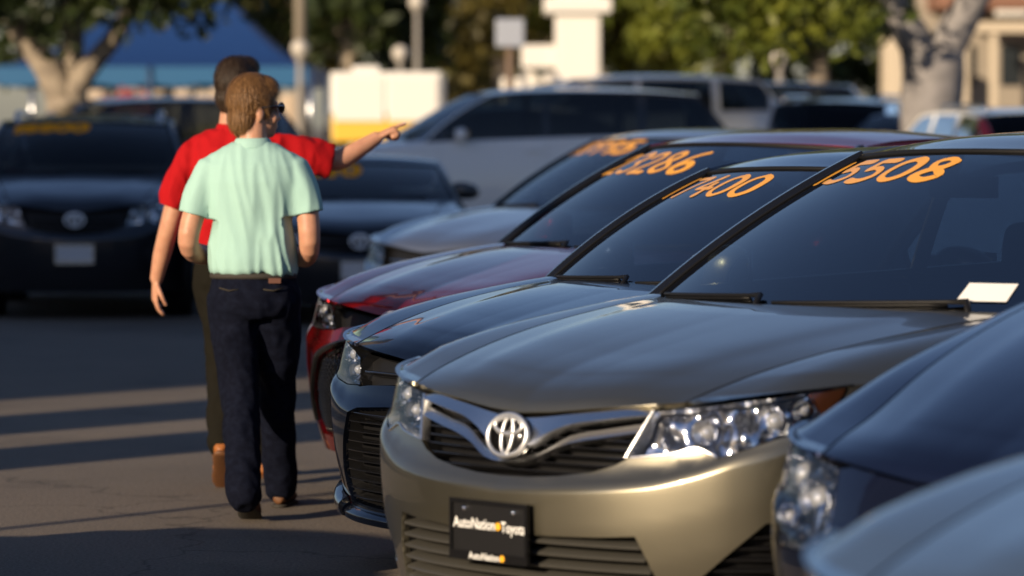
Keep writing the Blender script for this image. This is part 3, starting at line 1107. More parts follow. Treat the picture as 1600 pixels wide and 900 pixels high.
                pr = [(r * .58, -.02), (r * .55, -.006), (r * .42, .008), (r * .22, .015), (.0005, .017)]
                Vv = [o_ + rot @ Vector((rr * math.cos(2 * math.pi * j / seg), rr * math.sin(2 * math.pi * j / seg), h)) for rr, h in pr for j in range(seg)]
                b.add(Vv, [(i * seg + j, i * seg + (j + 1) % seg, (i + 1) * seg + (j + 1) % seg, (i + 1) * seg + j) for i in range(len(pr) - 1) for j in range(seg)])
                b.build('bulb', MATS.get('bulb_glass') or mat('bulb_glass', (.75, .76, .78), .04, .6, coat=1), la)
            if amber:
                am = [p for p in hl if p[0] >= P['amber']]
                top_, bot_ = [p for p in am if p[1] > .80 * k], [p for p in am if p[1] <= .80 * k]
                ap = [(p[0] - .006, p[1] - .004) for p in top_] + [(p[0] - .006, p[1] + .004) for p in bot_]
                trim(s.S, s.mir(ap, sg), (), d=.012, off=-.005, flange=.02, name='amber_reflector', material=M_AMBER, parent=la)
            trim(s.S, poly, (), d=.016, off=-.001, flange=.006, name='lamp_cover', material=M_LAMPGLASS, parent=la)

    def grille_box(s, poly_half, depth=.05, name='grille_backing', m=None):
        """dark recess behind an opening of the nose"""
        h = s.Z(poly_half)
        poly = h + [(-t, z) for t, z in h[::-1] if t > 1e-6] if min(t for t, z in h) < 1e-6 else None
        polys = [poly] if poly else [s.mir(h, 1), s.mir(h, -1)]
        for p in polys:
            o = trim(s.S, p, (), d=.04, off=-depth, flange=0, name=name, material=m or M_BLACK, parent=s.root)
            d_ = dens(p, .04)
            N = snormal(s.S, d_[:, 0], d_[:, 1]); P0 = s.S(d_[:, 0], d_[:, 1]); mm = len(d_)
            MB().add(np.concatenate([P0 - N * .012, P0 - N * depth]), [(i, (i + 1) % mm, mm + (i + 1) % mm, mm + i) for i in range(mm)]).build('grille_surround', m or M_BLACK, o)

    def slats(s, zs, tw, th=.012, d0=-.04, d1=-.018, m=None, name='slat', sgs=None):
        for i, z in enumerate(zs):
            z *= s.k
            t = tw(z / s.k) if callable(tw) else tw
            if isinstance(t, tuple):
                rngs = [(t[0], t[1]), (-t[1], -t[0])]
            else:
                rngs = [(-t, t)]
            for a, b in rngs:
                tt = np.linspace(a, b, 13)
                strip(s.S, [(x, z + th / 2) for x in tt], [(x, z - th / 2) for x in tt], pill(d0, d1), name, m or M_BLACK, s.root, n=24, k=6)

    def emblem(s, t, z, a=.074, b=.056, proud=.022, back=M_GLOSSBLACK):
        z *= s.k
        q = s.S(np.array(t), np.array(z)); 
        n = Vector((1, 0, .22)).normalized(); up = Vector((-.22, 0, 1)).normalized(); lf = Vector((0, 1, 0))
        c = Vector(q) + n * proud
        e = empty('emblem', tuple(c), 0, s.root)
        el = lambda aa, bb, dx, dy, m=36: [n * .0 + lf * (dx + aa * math.cos(x)) + up * (dy + bb * math.sin(x)) for x in np.linspace(0, 2 * math.pi, m + 1)[:-1]]
        MB().loop(el(a, b, 0, 0), .0068, 8).build('outer_ring', M_BADGE, e)
        MB().loop(el(a * .70, b * .40, 0, b * .46), .0062, 8).build('cross_ring', M_BADGE, e)
        MB().loop(el(a * .28, b * .88, 0, 0), .0055, 8).build('upright_ring', M_BADGE, e)
        d = el(a, b, 0, 0)
        MB().add([p - n * .006 for p in d] + [p - n * .03 for p in d], [tuple(range(36))] + [(i, 36 + i, 36 + (i + 1) % 36, (i + 1) % 36) for i in range(36)]).build('emblem_backing', back, e)
        return e

    def plate(s, t, z, w=.305, h=.16, style='dealer', tilt=0):
        z *= s.k
        q = s.S(np.array(t), np.array(z))
        x = float(s.S(np.array(t), np.array(z + h * .4))[0]); x = max(x, float(q[0]), float(s.S(np.array(t + w / 2), np.array(z))[0])) + .016
        e = empty('license_plate', (x, float(q[1]), z), 0, s.root)
        mb = MB()
        # frame: four bars, and the panel
        M_PL = mat('plate_black', (.010, .010, .011), .35) if style == 'dealer' else mat('plate_paper', (.62, .63, .66), .5)
        for (cy, cz, dy, dz) in ((0, h / 2 - .006, w, .012), (0, -h / 2 + .012, w, .024), (w / 2 - .005, .006, .010, h - .037), (-w / 2 + .005, .006, .010, h - .037)):
            mb.box((0, cy, cz), (.012, dy, dz))
        mb.build('plate_frame', M_GLOSSBLACK if style == 'dealer' else M_SATIN, e, False)
        MB().box((-.004, 0, 0), (.006, w - .012, h - .012)).build('plate_panel', M_PL, e, False)
        MB().box((-.02, 0, 0), (.03, w * .8, h * .8)).build('plate_bracket', M_BLACK, e, False)
        def letters(txt, size, y, zz, m, x=.0016, sp=1.0, name='lettering'):
            Vv, Fc = font_mesh(txt, size, 0, sp)
            MB().add([(x, y + p[0], zz + p[1]) for p in Vv], Fc).build(name, m, e, False)
            return Vv[:, 0].min() + y, Vv[:, 0].max() + y
        if style == 'dealer':
            M_W = mat('plate_white', (.86, .86, .84), .4); M_Y = mat('plate_yellow', (.85, .42, .03), .4)
            def fit(txt, y0, y1, zz, h_, x=.0016):
                Vv, Fc = font_mesh(txt, 1.0)
                a0, a1 = Vv[:, 0].min(), Vv[:, 0].max()
                MB().add([(x, y0 + (p[0] - a0) / (a1 - a0) * (y1 - y0), zz + p[1] * h_) for p in Vv], Fc).build('lettering', M_W, e, False)
            fit('AutoNation', -.138, .024, .016, .040)
            fit('Toyota', .047, .139, .013, .040)
            fit('AutoNation', -.072, .046, -h / 2 + .0125, .026, .0072)
            for (y, zz, r, xx) in ((.0355, .015, .0105, .0016), (.057, -h / 2 + .013, .009, .0072)):
                MB().add([(xx, y + r * math.cos(a), zz + r * math.sin(a)) for a in np.linspace(0, 2 * math.pi, 17)[:-1]], [tuple(range(16))]).build('sun_mark', M_Y, e, False)
            for y in (-.095, .095):
                MB().lathe([(.0075, -.002), (.0075, .004), (.004, .007), (.0003, .0075)], 'x', 12, (.0, y, h / 2 - .026)).build('plate_bolt', M_CHROME, e)
        return e

# ------------------------------------------------------------------ setting: ground
def ground_z(y):
    return min(.8, max(0.0, (y - 33.0) * .02))
def asphalt():
    m = bpy.data.materials.new('asphalt'); m.use_nodes = True
    nt = m.node_tree; b = nt.nodes['Principled BSDF']
    tc = nt.nodes.new('ShaderNodeTexCoord')
    def noise(scale, detail=4, rough=.6):
        n = nt.nodes.new('ShaderNodeTexNoise'); n.inputs['Scale'].default_value = scale
        n.inputs['Detail'].default_value = detail; n.inputs['Roughness'].default_value = rough
        nt.links.new(tc.outputs['Object'], n.inputs['Vector']); return n
    big, fine, grit = noise(.35, 5), noise(14, 4), noise(70, 4, .85)
    r = nt.nodes.new('ShaderNodeValToRGB')
    r.color_ramp.elements[0].position = .3; r.color_ramp.elements[0].color = (.145, .122, .10, 1)
    r.color_ramp.elements[1].position = .75; r.color_ramp.elements[1].color = (.215, .18, .145, 1)
    nt.links.new(big.outputs[0], r.inputs[0])
    r2 = nt.nodes.new('ShaderNodeValToRGB')
    r2.color_ramp.elements[0].position = .35; r2.color_ramp.elements[0].color = (.45, .45, .45, 1)
    r2.color_ramp.elements[1].position = .68; r2.color_ramp.elements[1].color = (1.5, 1.45, 1.4, 1)
    nt.links.new(grit.outputs[0], r2.inputs[0])
    mx = nt.nodes.new('ShaderNodeMixRGB'); mx.blend_type = 'MULTIPLY'; mx.inputs[0].default_value = 1
    nt.links.new(r.outputs[0], mx.inputs[1]); nt.links.new(r2.outputs[0], mx.inputs[2])
    # oil spots and worn patches
    oil = noise(.9, 6, .55)
    cr = nt.nodes.new('ShaderNodeValToRGB')
    cr.color_ramp.elements[0].position = .30; cr.color_ramp.elements[0].color = (.55, .55, .56, 1)
    cr.color_ramp.elements[1].position = .43; cr.color_ramp.elements[1].color = (1, 1, 1, 1)
    nt.links.new(oil.outputs[0], cr.inputs[0])
    mx2 = nt.nodes.new('ShaderNodeMixRGB'); mx2.blend_type = 'MULTIPLY'; mx2.inputs[0].default_value = .8
    nt.links.new(mx.outputs[0], mx2.inputs[1]); nt.links.new(cr.outputs[0], mx2.inputs[2])
    # thin meandering cracks
    vor = nt.nodes.new('ShaderNodeTexVoronoi'); vor.feature = 'DISTANCE_TO_EDGE'; vor.inputs['Scale'].default_value = .30
    wv = noise(1.6, 4); ad = nt.nodes.new('ShaderNodeMixRGB'); ad.blend_type = 'ADD'; ad.inputs[0].default_value = .55
    nt.links.new(tc.outputs['Object'], ad.inputs[1]); nt.links.new(wv.outputs[1], ad.inputs[2]); nt.links.new(ad.outputs[0], vor.inputs['Vector'])
    ck = nt.nodes.new('ShaderNodeValToRGB')
    ck.color_ramp.elements[0].position = .0008; ck.color_ramp.elements[0].color = (.4, .4, .4, 1)
    ck.color_ramp.elements[1].position = .0025; ck.color_ramp.elements[1].color = (1, 1, 1, 1)
    nt.links.new(vor.outputs[0], ck.inputs[0])
    mx3 = nt.nodes.new('ShaderNodeMixRGB'); mx3.blend_type = 'MULTIPLY'; mx3.inputs[0].default_value = .8
    nt.links.new(mx2.outputs[0], mx3.inputs[1]); nt.links.new(ck.outputs[0], mx3.inputs[2])
    nt.links.new(mx3.outputs[0], b.inputs['Base Color'])
    b.inputs['Roughness'].default_value = .85
    bp = nt.nodes.new('ShaderNodeBump'); bp.inputs['Strength'].default_value = .9; bp.inputs['Distance'].default_value = .012
    nt.links.new(grit.outputs[0], bp.inputs['Height']); nt.links.new(bp.outputs[0], b.inputs['Normal'])
    return m
M_ASPH = asphalt()
ys = [-120, 0, 20, 31, 33, 34, 36, 45, 55, 65, 72, 73, 75, 90, 200, 600, 1800]
gv = [(x, y, ground_z(y)) for y in ys for x in (-900, 900)]
tag(mesh_obj('ground', gv, [(2 * i, 2 * i + 1, 2 * i + 3, 2 * i + 2) for i in range(len(ys) - 1)], M_ASPH), kind='structure')

# ------------------------------------------------------------------ the front row of cars
TH = R(46.7)
HEAD = math.atan2(-math.cos(TH), -math.sin(TH))
ROW = 'cars angle parked in the front row'

def opening(c, lo, hi, side, n=8):
    """closed outline of a central opening from its lower and upper edges (t,z)"""
    return hi + side + lo[::-1]

# 1: olive sedan
pm = paint('olive_metallic_paint', (.245, .226, .168), .92, .33)
c = Car('parked_car', (-.049, 10.097, 0), HEAD, pm, 'olive grey sedan with winged chrome grille and black dealer plate in the foreground', 'car', ROW,
        pillar=M_GLOSSBLACK)
intake = [(0, .442), (.2, .444), (.35, .450), (.458, .458), (.485, .40), (.515, .33), (.53, .27), (.40, .255), (.2, .25), (0, .25)]
fog = [(.80, .50), (.845, .50), (.86, .44), (.84, .36), (.78, .30), (.62, .30), (.60, .335), (.70, .42)]
c.body(holes=[intake, fog])
c.cabin()
c.lamps()
gb = c.P['grb']
c.grille_box([(0, .746), (.2, .762), (.40, .782), (.452, .774), (.40, .656)] + gb[::-1], .06)
c.slats([.612, .634, .656, .678, .700, .722], lambda z: min(.18 + (z - .59) * 4.2, .375 + (z - .64) * .45), .011, -.05, -.015, M_GLOSSBLACK)
c.grille_box(intake, .07)
c.slats([.425, .393, .361, .329, .297, .27], lambda z: .455 + (.458 - z) * .38, .017, -.05, -.004, mat('satin_grey_plastic', (.05, .048, .042), .35))
c.grille_box(fog, .05)
c.slats([.46, .43, .40, .37, .34], lambda z: (.70 - (.42 - z) * 1.1 if z < .42 else .70 + (z - .42) * 1.25, .85), .010, -.045, -.012, M_GLOSSBLACK)
def wing(c, sg, top, bot, name, pr, m=M_BARCHROME):
    if sg < 0:
        top = [(-a, b) for a, b in top[::-1]]; bot = [(-a, b) for a, b in bot[::-1]]
    k = c.k
    return strip(c.S, [(a, b * k) for a, b in top], [(a, b * k) for a, b in bot], pr, name, m, c.root, n=48, k=12)
for sg in (1, -1):
    wing(c, sg, [(0, .748), (.12, .756), (.26, .772), (.39, .784), (.452, .779)], [(0, .655), (.08, .668), (.135, .699), (.20, .724), (.30, .741), (.445, .761)], 'grille_bar', slope(-.006, .014))
    wing(c, sg, [(.0, .66), (.09, .655), (.135, .676), (.20, .708), (.31, .730), (.442, .750)], [(.0, .622), (.08, .628), (.16, .664), (.23, .684), (.315, .699), (.42, .717)], 'grille_bar', slope(-.012, .006))
    wing(c, sg, [(.404, .656), (.431, .716), (.458, .776)], [(.392, .656), (.419, .716), (.446, .776)], 'grille_trim', pill(-.02, .009))
    wing(c, sg, [(.410, .660), (.47, .668), (.535, .677), (.595, .692), (.63, .683), (.662, .671)], [(.410, .653), (.47, .659), (.535, .667), (.595, .682), (.63, .672), (.662, .660)], 'lamp_trim', pill(-.01, .005))
c.emblem(0, .690)
c.plate(.0, .444, .30, .162)
brush(c.WS, '15508', -.955, -.01, .765, .925, .016, (.60, .8), parent=c.wso, seed=3)
e = sheet(c.WS, np.linspace(.62, .78, 4), np.linspace(.08, .17, 4), 'windshield_card', M_WHITEPAPER, c.root, off=.004)
OLIVE = c

# 2: black compact sedan
pmb = paint('black_blue_paint', (.007, .011, .025), .85, .26)
c = Car('parked_car', (-.32, 12.6, 0), HEAD, pmb, 'glossy black compact sedan with slatted lower grille and 17400 on its windshield', 'car', ROW,
        W=.885, L=4.64, zk=.96, pillar=M_GLOSSBLACK,
        A=[(1.36, None), (1.70, 1.185), (2.05, 1.345)], C=[(3.35, 1.35), (3.7, 1.2), (4.0, None)], roof=([0, .15, .4, .7, 1], [1.345, 1.375, 1.39, 1.38, 1.35]),
        hl=[(.42, .665), (.44, .715), (.47, .755), (.54, .776), (.66, .80), (.80, .82), (.91, .836), (1.015, .846), (.985, .80), (.94, .765), (.86, .735), (.76, .70), (.66, .675), (.53, .662)],
        grb=[(0, .675), (.2, .677), (.34, .670), (.41, .662)], bowls=((.78, .762, .04), (.58, .72, .034)))
low = [(0, .60), (.2, .60), (.36, .59), (.42, .57), (.47, .48), (.52, .36), (.53, .30), (.50, .25), (.2, .235), (0, .235)]
fogb = [(.66, .50), (.74, .50), (.80, .44), (.78, .34), (.68, .31), (.64, .36)]
c.body(holes=[low, fogb]); c.cabin(interior=True); c.lamps(amber=False)
c.grille_box([(0, .742), (.2, .758), (.42, .775), (.47, .755), (.43, .69), (.41, .664), (.2, .679), (0, .677)], .05)
c.slats([.715], .42, .016, -.04, -.01, M_GLOSSBLACK)
c.grille_box(low, .07); c.grille_box(fogb, .05)
c.slats([.575, .54, .505, .47, .435, .40, .365, .33, .295, .262], lambda z: .40 + (.60 - z) * .33 if z < .58 else .40, .010, -.045, -.008, M_GLOSSBLACK)
wing(c, 1, [(-.54, .232), (-.3, .225), (0, .222), (.3, .225), (.54, .232)], [(-.56, .185), (-.3, .18), (0, .178), (.3, .18), (.56, .185)], 'bumper_lip', pill(.0, .035), pmb)
for sg in (1, -1):
    wing(c, sg, [(.56, .26), (.66, .27), (.80, .30), (.92, .32)], [(.56, .19), (.66, .185), (.80, .19), (.92, .20)], 'bumper_lip', pill(.004, .045), pmb)
c.emblem(0, .715, .06, .045)
brush(c.WS, '17400', -.935, -.07, .70, .90, .0145, (.58, .8), parent=c.wso, seed=5)
BLACK = c

# 3: red sedan
pmr = paint('red_metallic_paint', (.30, .004, .008), .8, .26)
c = Car('parked_car', (-.53, 15.2, 0), HEAD, pmr, 'dark red sedan with a black mesh grille and 23286 on its windshield', 'car', ROW, pillar=M_GLOSSBLACK,
        hl=[(.42, .69), (.45, .735), (.49, .775), (.58, .792), (.70, .806), (.82, .822), (.92, .836), (1.015, .846), (.985, .80), (.93, .758), (.85, .725), (.75, .70), (.65, .688), (.53, .685)],
        grb=[(0, .715), (.2, .714), (.34, .702), (.41, .688)], bowls=((.78, .762, .04), (.60, .738, .034)))
low = [(0, .66), (.2, .655), (.34, .64), (.46, .60), (.54, .50), (.60, .38), (.60, .31), (.55, .26), (.2, .24), (0, .24)]
c.body(holes=[low]); c.cabin(interior=True); c.lamps(amber=False)
c.grille_box([(0, .744), (.2, .76), (.42, .778), (.48, .77), (.45, .735), (.42, .692), (.2, .716), (0, .717)], .04)
c.grille_box(low, .06)
# mesh: crossing fine bars
mb = MB()
k_ = np.linspace(-.62, .62, 46)
lowp = np.array(low + [(-t, z) for t, z in low[::-1] if t > 1e-6])
for dirn in (1, -1):
    for t0 in np.arange(-1.0, 1.0, .035):
        zz = np.linspace(.245, .655, 24); tt = t0 + dirn * (zz - .45) * 1.1
        ok = inside(np.c_[tt, zz], lowp)
        if ok.sum() > 3:
            q = c.S(tt[ok], zz[ok]); n = snormal(c.S, tt[ok], zz[ok])
            mb.tube([tuple(p) for p in q - n * (.02 + .003 * dirn)], .004, 4)
o = mb.build('grille_mesh', M_GLOSSBLACK, c.root); o['kind'] = 'stuff'
for sg in (1, -1):
    wing(c, sg, [(.0, .668), (.2, .663), (.35, .647), (.47, .607), (.55, .505), (.612, .385), (.612, .31)], [(.0, .652), (.2, .647), (.335, .632), (.452, .592), (.53, .495), (.588, .375), (.588, .31)], 'grille_trim', pill(-.005, .012), M_GLOSSBLACK)
c.emblem(0, .73, .06, .04)
brush(c.WS, '23286', -.95, .03, .68, .89, .0155, (.58, .8), parent=c.wso, seed=8)
RED = c

# 4: silver sedan farther on
pms = paint('silver_paint', (.42, .44, .47), .9, .34)
c = Car('parked_car', (-.60, 23.2, 0), HEAD, pms, 'silver sedan with orange price numbers, farthest of the angle parked row', 'car', ROW, pillar=M_GLOSSBLACK)
c.body(); c.cabin(interior=False); c.lamps()
c.grille_box([(0, .746), (.2, .762), (.40, .782), (.452, .774), (.40, .656)] + gb[::-1], .05)
c.slats([.62, .66, .70], .34, .015, -.04, -.01, M_CHROME)
brush(c.WS, '18995', -.95, .05, .76, .95, .023, (.58, .8), parent=c.wso, seed=11)
SILVER = c

# 5: navy car at the right
pmn = paint('navy_paint', (.018, .025, .062), .85, .28)
c = Car('parked_car', (.93, 8.3, 0), HEAD, pmn, 'dark navy hatchback partly hidden at the right, headlight beside the olive sedan', 'car', ROW, zk=.945, L=4.3,
        hl=[(.42, .60), (.43, .68), (.455, .774), (.50, .782), (.60, .793), (.677, .803), (.80, .818), (.907, .832), (1.015, .845), (1.0, .78), (.96, .70), (.90, .64), (.80, .60), (.66, .575), (.53, .575)],
        grb=[(0, .592), (.10, .592), (.20, .592), (.298, .592), (.41, .597)], bowls=((.80, .74, .055), (.60, .70, .05), (.92, .76, .03), (.72, .66, .03)),
        hoodc=[(.098, .752), (.108, .775), (.14, .805), (.25, .865), (.45, .955), (.70, 1.05), (.95, 1.13), (1.09, 1.175)],
        hoode=[None, (.265, .535, .83), (.40, .560, .875), (.65, .605, .98), (.95, .650, 1.08), (1.34, .70, 1.17)],
        zsh=([.3, .56, .8, 1.1, 1.5, 2.5, 3.6, 4.3, 4.75], [.82, .848, .925, 1.01, 1.11, 1.13, 1.14, 1.14, 1.10]),
        A=[(1.41, None), (1.80, 1.36), (2.15, 1.50)], C=[(3.3, 1.50), (3.7, 1.33), (4.05, None)], roof=([0, .15, .4, .7, 1], [1.50, 1.53, 1.54, 1.53, 1.50]), wheel=(.9, 3.5))
c.body(); c.cabin(interior=False); c.lamps(amber=False)
c.grille_box([(0, .746), (.2, .762), (.40, .782), (.452, .774), (.415, .60), (.2, .594), (0, .594)], .004, 'nose_panel', pmn)
NAVY = c

# 6: pale blue car in the near corner
pml = paint('pale_blue_paint', (.27, .335, .35), .85, .34)
c = Car('parked_car', (.74, 5.3, 0), HEAD, pml, 'pale blue car, only its hood showing in the near right corner', 'car', ROW)
c.body(); c.cabin(interior=False); c.lamps()
c.grille_box([(0, .746), (.2, .762), (.40, .782), (.452, .774), (.40, .656)] + gb[::-1], .05)
c.slats([.62, .66, .70], .34, .015, -.04, -.01, M_CHROME)
PALE = c

# ------------------------------------------------------------------ background vehicles
def at(px, py, D):
    """world x and z of a photo pixel at distance D"""
    s_ = 6000.0 / D
    return (px - 800) / s_, 1.507 - (py - 199.5) / s_

def simple_front(c, plate=True):
    c.grille_box([(0, .746), (.2, .762), (.40, .782), (.452, .774), (.40, .656)] + gb[::-1], .05)
    c.slats([.62, .66, .70], .34, .015, -.04, -.01, M_GLOSSBLACK)
    c.emblem(0, .69, .075, .055)
    low = [(0, .45), (.2, .45), (.5, .44), (.56, .30), (.2, .27), (0, .27)]
    c.grille_box(low, .05)
    if plate:
        c.plate(0, .46, .305, .155, 'paper')

SUVP = dict(zk=1.13, W=.92, L=4.57, wheel=(.90, 3.56), rw=.36,
            A=[(1.32, None), (1.66, 1.37), (2.02, 1.535)], C=[(4.05, 1.53), (4.30, 1.32), (4.43, None)], rbow=(.05, .06),
            roof=([0, .15, .4, .7, 1], [1.535, 1.56, 1.57, 1.565, 1.53]), lean=.24, zdeck=1.02, uwin=4.18, third=3.50)
BIGP = dict(zk=1.28, W=.97, L=4.85, wheel=(.95, 3.80), rw=.39,
            A=[(1.40, None), (1.78, 1.56), (2.15, 1.76)], C=[(4.35, 1.76), (4.6, 1.45), (4.72, None)], rbow=(.05, .06),
            roof=([0, .15, .4, .7, 1], [1.76, 1.79, 1.80, 1.795, 1.76]), lean=.22, zdeck=1.02, uwin=4.45, third=3.72)

# dark compact SUV facing the camera
pmk = paint('black_paint', (.010, .012, .018), .3, .3)
D = 30.0
c = Car('parked_suv', (at(116, 0, D)[0], D, 0), R(-86.5), pmk, 'black compact SUV with roof rails and orange numbers, facing the camera at the left', 'car', None, **SUVP)
c.body(); c.cabin(interior=False, wglass=M_FARWIND); c.lamps(amber=False); simple_front(c)
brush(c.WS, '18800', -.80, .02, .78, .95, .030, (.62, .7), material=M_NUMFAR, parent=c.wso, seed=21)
for sg in (1, -1):
    MB().tube([(-2.3, sg * .60, 1.56), (-2.45, sg * .60, 1.63), (-3.9, sg * .58, 1.63), (-4.0, sg * .58, 1.57)], .022, 8).build('roof_rail', M_SATIN, c.root)
SUV = c
# low black coupe facing the camera
D = 29.0
c = Car('parked_coupe', (at(563, 0, D)[0], D, 0), R(-86), pmk, 'low black coupe with orange numbers on its windshield, behind the pointing man', 'car', None,
        zk=.93, L=4.3, A=[(1.42, None), (1.85, 1.10), (2.20, 1.20)], C=[(3.0, 1.20), (3.5, 1.08), (3.95, None)], roof=([0, .15, .4, .7, 1], [1.20, 1.23, 1.24, 1.23, 1.20]), wheel=(.85, 3.4), ubpil=2.9, uqtr=3.0)
c.body(); c.cabin(interior=False, wglass=M_FARWIND); c.lamps(amber=False); simple_front(c)
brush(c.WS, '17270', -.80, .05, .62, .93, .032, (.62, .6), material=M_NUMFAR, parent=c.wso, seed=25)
COUPE = c
# large white SUV, side on, facing left
pmw = paint('white_paint', (.80, .80, .78), 0.0, .35)
D = 41.5
c = Car('parked_suv', (at(450, 0, D)[0], D - .6, ground_z(D) - .08), R(180 + 7), pmw, 'large white SUV seen side on behind the front row', 'car', None, **BIGP)
c.body(); c.cabin(interior=False, frame=M_GLOSSBLACK); c.lamps(amber=True); simple_front(c, False)
WSUV = c

def recolor(root, old, new):
    for o in [root] + list(root.children_recursive):
        for sl in getattr(o, 'material_slots', []):
            if sl.material == old:
                sl.link = 'OBJECT'; sl.material = new
BGROUP = None
def clone(src, name, loc, rz, label, old, new):
    r = copy_tree(src.root)
    r.name = name
    r.location = loc; r.rotation_euler = (0, 0, rz)
    for k_ in ('group',):
        if k_ in r: del r[k_]
    tag(r, label, 'car')
    if new is not None:
        recolor(r, old, new)
    return r

pmg = paint('grey_paint', (.17, .18, .20), .6, .33)
pmm = paint('maroon_paint', (.05, .006, .012), .3, .3)
def tail_at(px, D, L, deg):
    """nose position of a car whose tail stands at a photo column, facing deg"""
    return (at(px, 0, D)[0] + L * math.cos(R(deg)), D + L * math.sin(R(deg)), ground_z(D))
D = 50.0
sv = clone(WSUV, 'parked_suv', (at(660, 0, D)[0], D, ground_z(D) + .02), R(180 + 10), 'silver SUV seen side on, parked behind the white SUV', pmw, pms)
for o in sv.children:
    if o.name.startswith(('window_frame', 'tail_lamp')):
        o.material_slots[0].link = 'OBJECT'; o.material_slots[0].material = pms
clone(SUV, 'parked_suv', tail_at(1283, 46, 4.57, 74), R(74), 'dark blue SUV showing its rear window, right of the silver SUV', pmk, pmn)
clone(SILVER, 'parked_car', tail_at(1385, 44, 4.8, 66), R(66), 'dark sedan between the dark blue SUV and the thick tree trunk', pms, pmn)
hb = clone(SUV, 'parked_hatchback', tail_at(1655, 38, 4.57, 99), R(99), 'white hatchback with red tail lamp at the far right edge', pmk, pmw)
for sg in (1, -1):
    MB().tube([tuple(SUV.RG(np.array(sg * 1.0), np.array(q)) + np.array((.0, sg * .02, 0))) for q in np.linspace(.1, 1, 8)], [.03, .05, .06, .065, .065, .065, .06, .05], 8).build('pillar_lamp', M_REDLAMP, hb)
D = 44.0
clone(SILVER, 'parked_car', (at(440, 0, D)[0], D, ground_z(D) + .05), R(180 + 20), 'dark blue sedan behind the two men', pms, pmn)
D = 46.0
clone(WSUV, 'parked_suv', (at(-120, 0, D)[0], D, ground_z(D) - .22), R(180 + 28), 'black SUV behind the fork of the pale tree', pmw, pmk)
D = 36.0
clone(SILVER, 'parked_car', (at(-115, 0, D)[0], D, .0), R(-70), 'maroon sedan cut off by the left edge of the photo', pms, pmm)
D = 57.0
clone(WSUV, 'parked_van', (at(640, 0, D)[0], D, ground_z(D) - .1), R(180 + 14), 'pale grey SUV beyond the white SUV hood', pmw, pmg)
D = 58.0
clone(WSUV, 'parked_suv', (at(1000, 0, D)[0] - 1.2, D, ground_z(D) - .15), R(180 - 6), 'navy SUV roof showing above the white SUV', pmw, pmn)

# ------------------------------------------------------------------ trees
M_BARK = mat('pale_bark', (.30, .25, .19), .9, noise=(7, (.20, .165, .13), .35, .7), bump=(22, .6, .02))
M_BARKG = mat('grey_bark', (.27, .255, .255), .9, noise=(6, (.18, .17, .172), .35, .7), bump=(18, .6, .02))
def leafmat(name, c1, c2):
    m = mat(name, c1, .5, noise=(1.1, c2, .40, .62))
    nt = m.node_tree; b = nt.nodes['Principled BSDF']
    tl = nt.nodes.new('ShaderNodeBsdfTranslucent'); tl.inputs[0].default_value = (c2[0] * 1.2, c2[1] * 1.2, c2[2] * .8, 1)
    mx = nt.nodes.new('ShaderNodeMixShader'); mx.inputs[0].default_value = .3
    out = nt.nodes['Material Output']
    nt.links.new(b.outputs[0], mx.inputs[1]); nt.links.new(tl.outputs[0], mx.inputs[2]); nt.links.new(mx.outputs[0], out.inputs[0])
    return m
L_DARK = leafmat('dark_leaves', (.020, .034, .010), (.055, .075, .016))
L_MID = leafmat('green_leaves', (.06, .085, .012), (.18, .20, .025))
L_YEL = leafmat('yellow_green_leaves', (.16, .165, .02), (.34, .32, .04))
L_OLV = leafmat('olive_leaves', (.08, .072, .022), (.21, .17, .045))

def crown(name, ells, n, size, m, parent, seed):
    r = np.random.default_rng(seed)
    # clumps over the ellipsoids, leaves around each clump
    tot = sum(e[3] * e[4] * e[5] for e in ells)
    V = []
    for (cx, cy, cz, rx, ry, rz) in ells:
        nl = int(n * rx * ry * rz / tot)
        nc = max(5, nl // 45)
        d = r.normal(size=(nc, 3)); d /= np.linalg.norm(d, axis=1, keepdims=True)
        d *= (r.random((nc, 1)) ** .45) * r.uniform(.75, 1.12, (nc, 1))
        cc = d * np.array((rx, ry, rz)) + np.array((cx, cy, cz))
        ci = r.integers(0, nc, nl)
        p = cc[ci] + r.normal(size=(nl, 3)) * .17 * np.array((rx, ry, rz)) ** .5
        a = r.normal(size=(nl, 3)); a /= np.linalg.norm(a, axis=1, keepdims=True)
        b = np.cross(a, r.normal(size=(nl, 3))); b /= np.linalg.norm(b, axis=1, keepdims=True)
        s_ = size * r.uniform(.6, 1.3, (nl, 1))
        V.append(np.stack([p - a * s_, p - b * s_ * .45, p + a * s_, p + b * s_ * .45], 1).reshape(-1, 3))
    V = np.concatenate(V)
    k = len(V) // 4
    me = bpy.data.meshes.new(name)
    me.vertices.add(4 * k); me.vertices.foreach_set('co', V.astype(np.float32).ravel())
    me.loops.add(4 * k); me.loops.foreach_set('vertex_index', np.arange(4 * k, dtype=np.int32))
    me.polygons.add(k); me.polygons.foreach_set('loop_start', np.arange(0, 4 * k, 4, dtype=np.int32))
    me.update(calc_edges=True)
    me.materials.append(m)
    o = bpy.data.objects.new(name, me); COL.objects.link(o); o.parent = parent
    return o

def tree(px, D, limbs, ells, n, size, lm, bark, label, seed, name='tree', cat='tree', group=None):
    """limbs: list of (path of (dx, dy, z above ground), radii)"""
    x = at(px, 0, D)[0]
    g = ground_z(D)
    t = empty(name, (x, D, g))
    tag(t, label, cat, group)
    mb = MB()
    for path, rad in limbs:
        f = csp(path); k = 9
        pts = f(np.linspace(0, f.L, k)); rr = np.interp(np.linspace(0, 1, k), np.linspace(0, 1, len(rad)), rad)
        pts = pts + RNG.normal(size=pts.shape) * .03 * rr[:, None]
        mb.tube([tuple(p) for p in pts], list(rr), 10)
    mb.build('trunk', bark, t)
    crown('crown', ells, n, size, lm, t, seed)
    return t

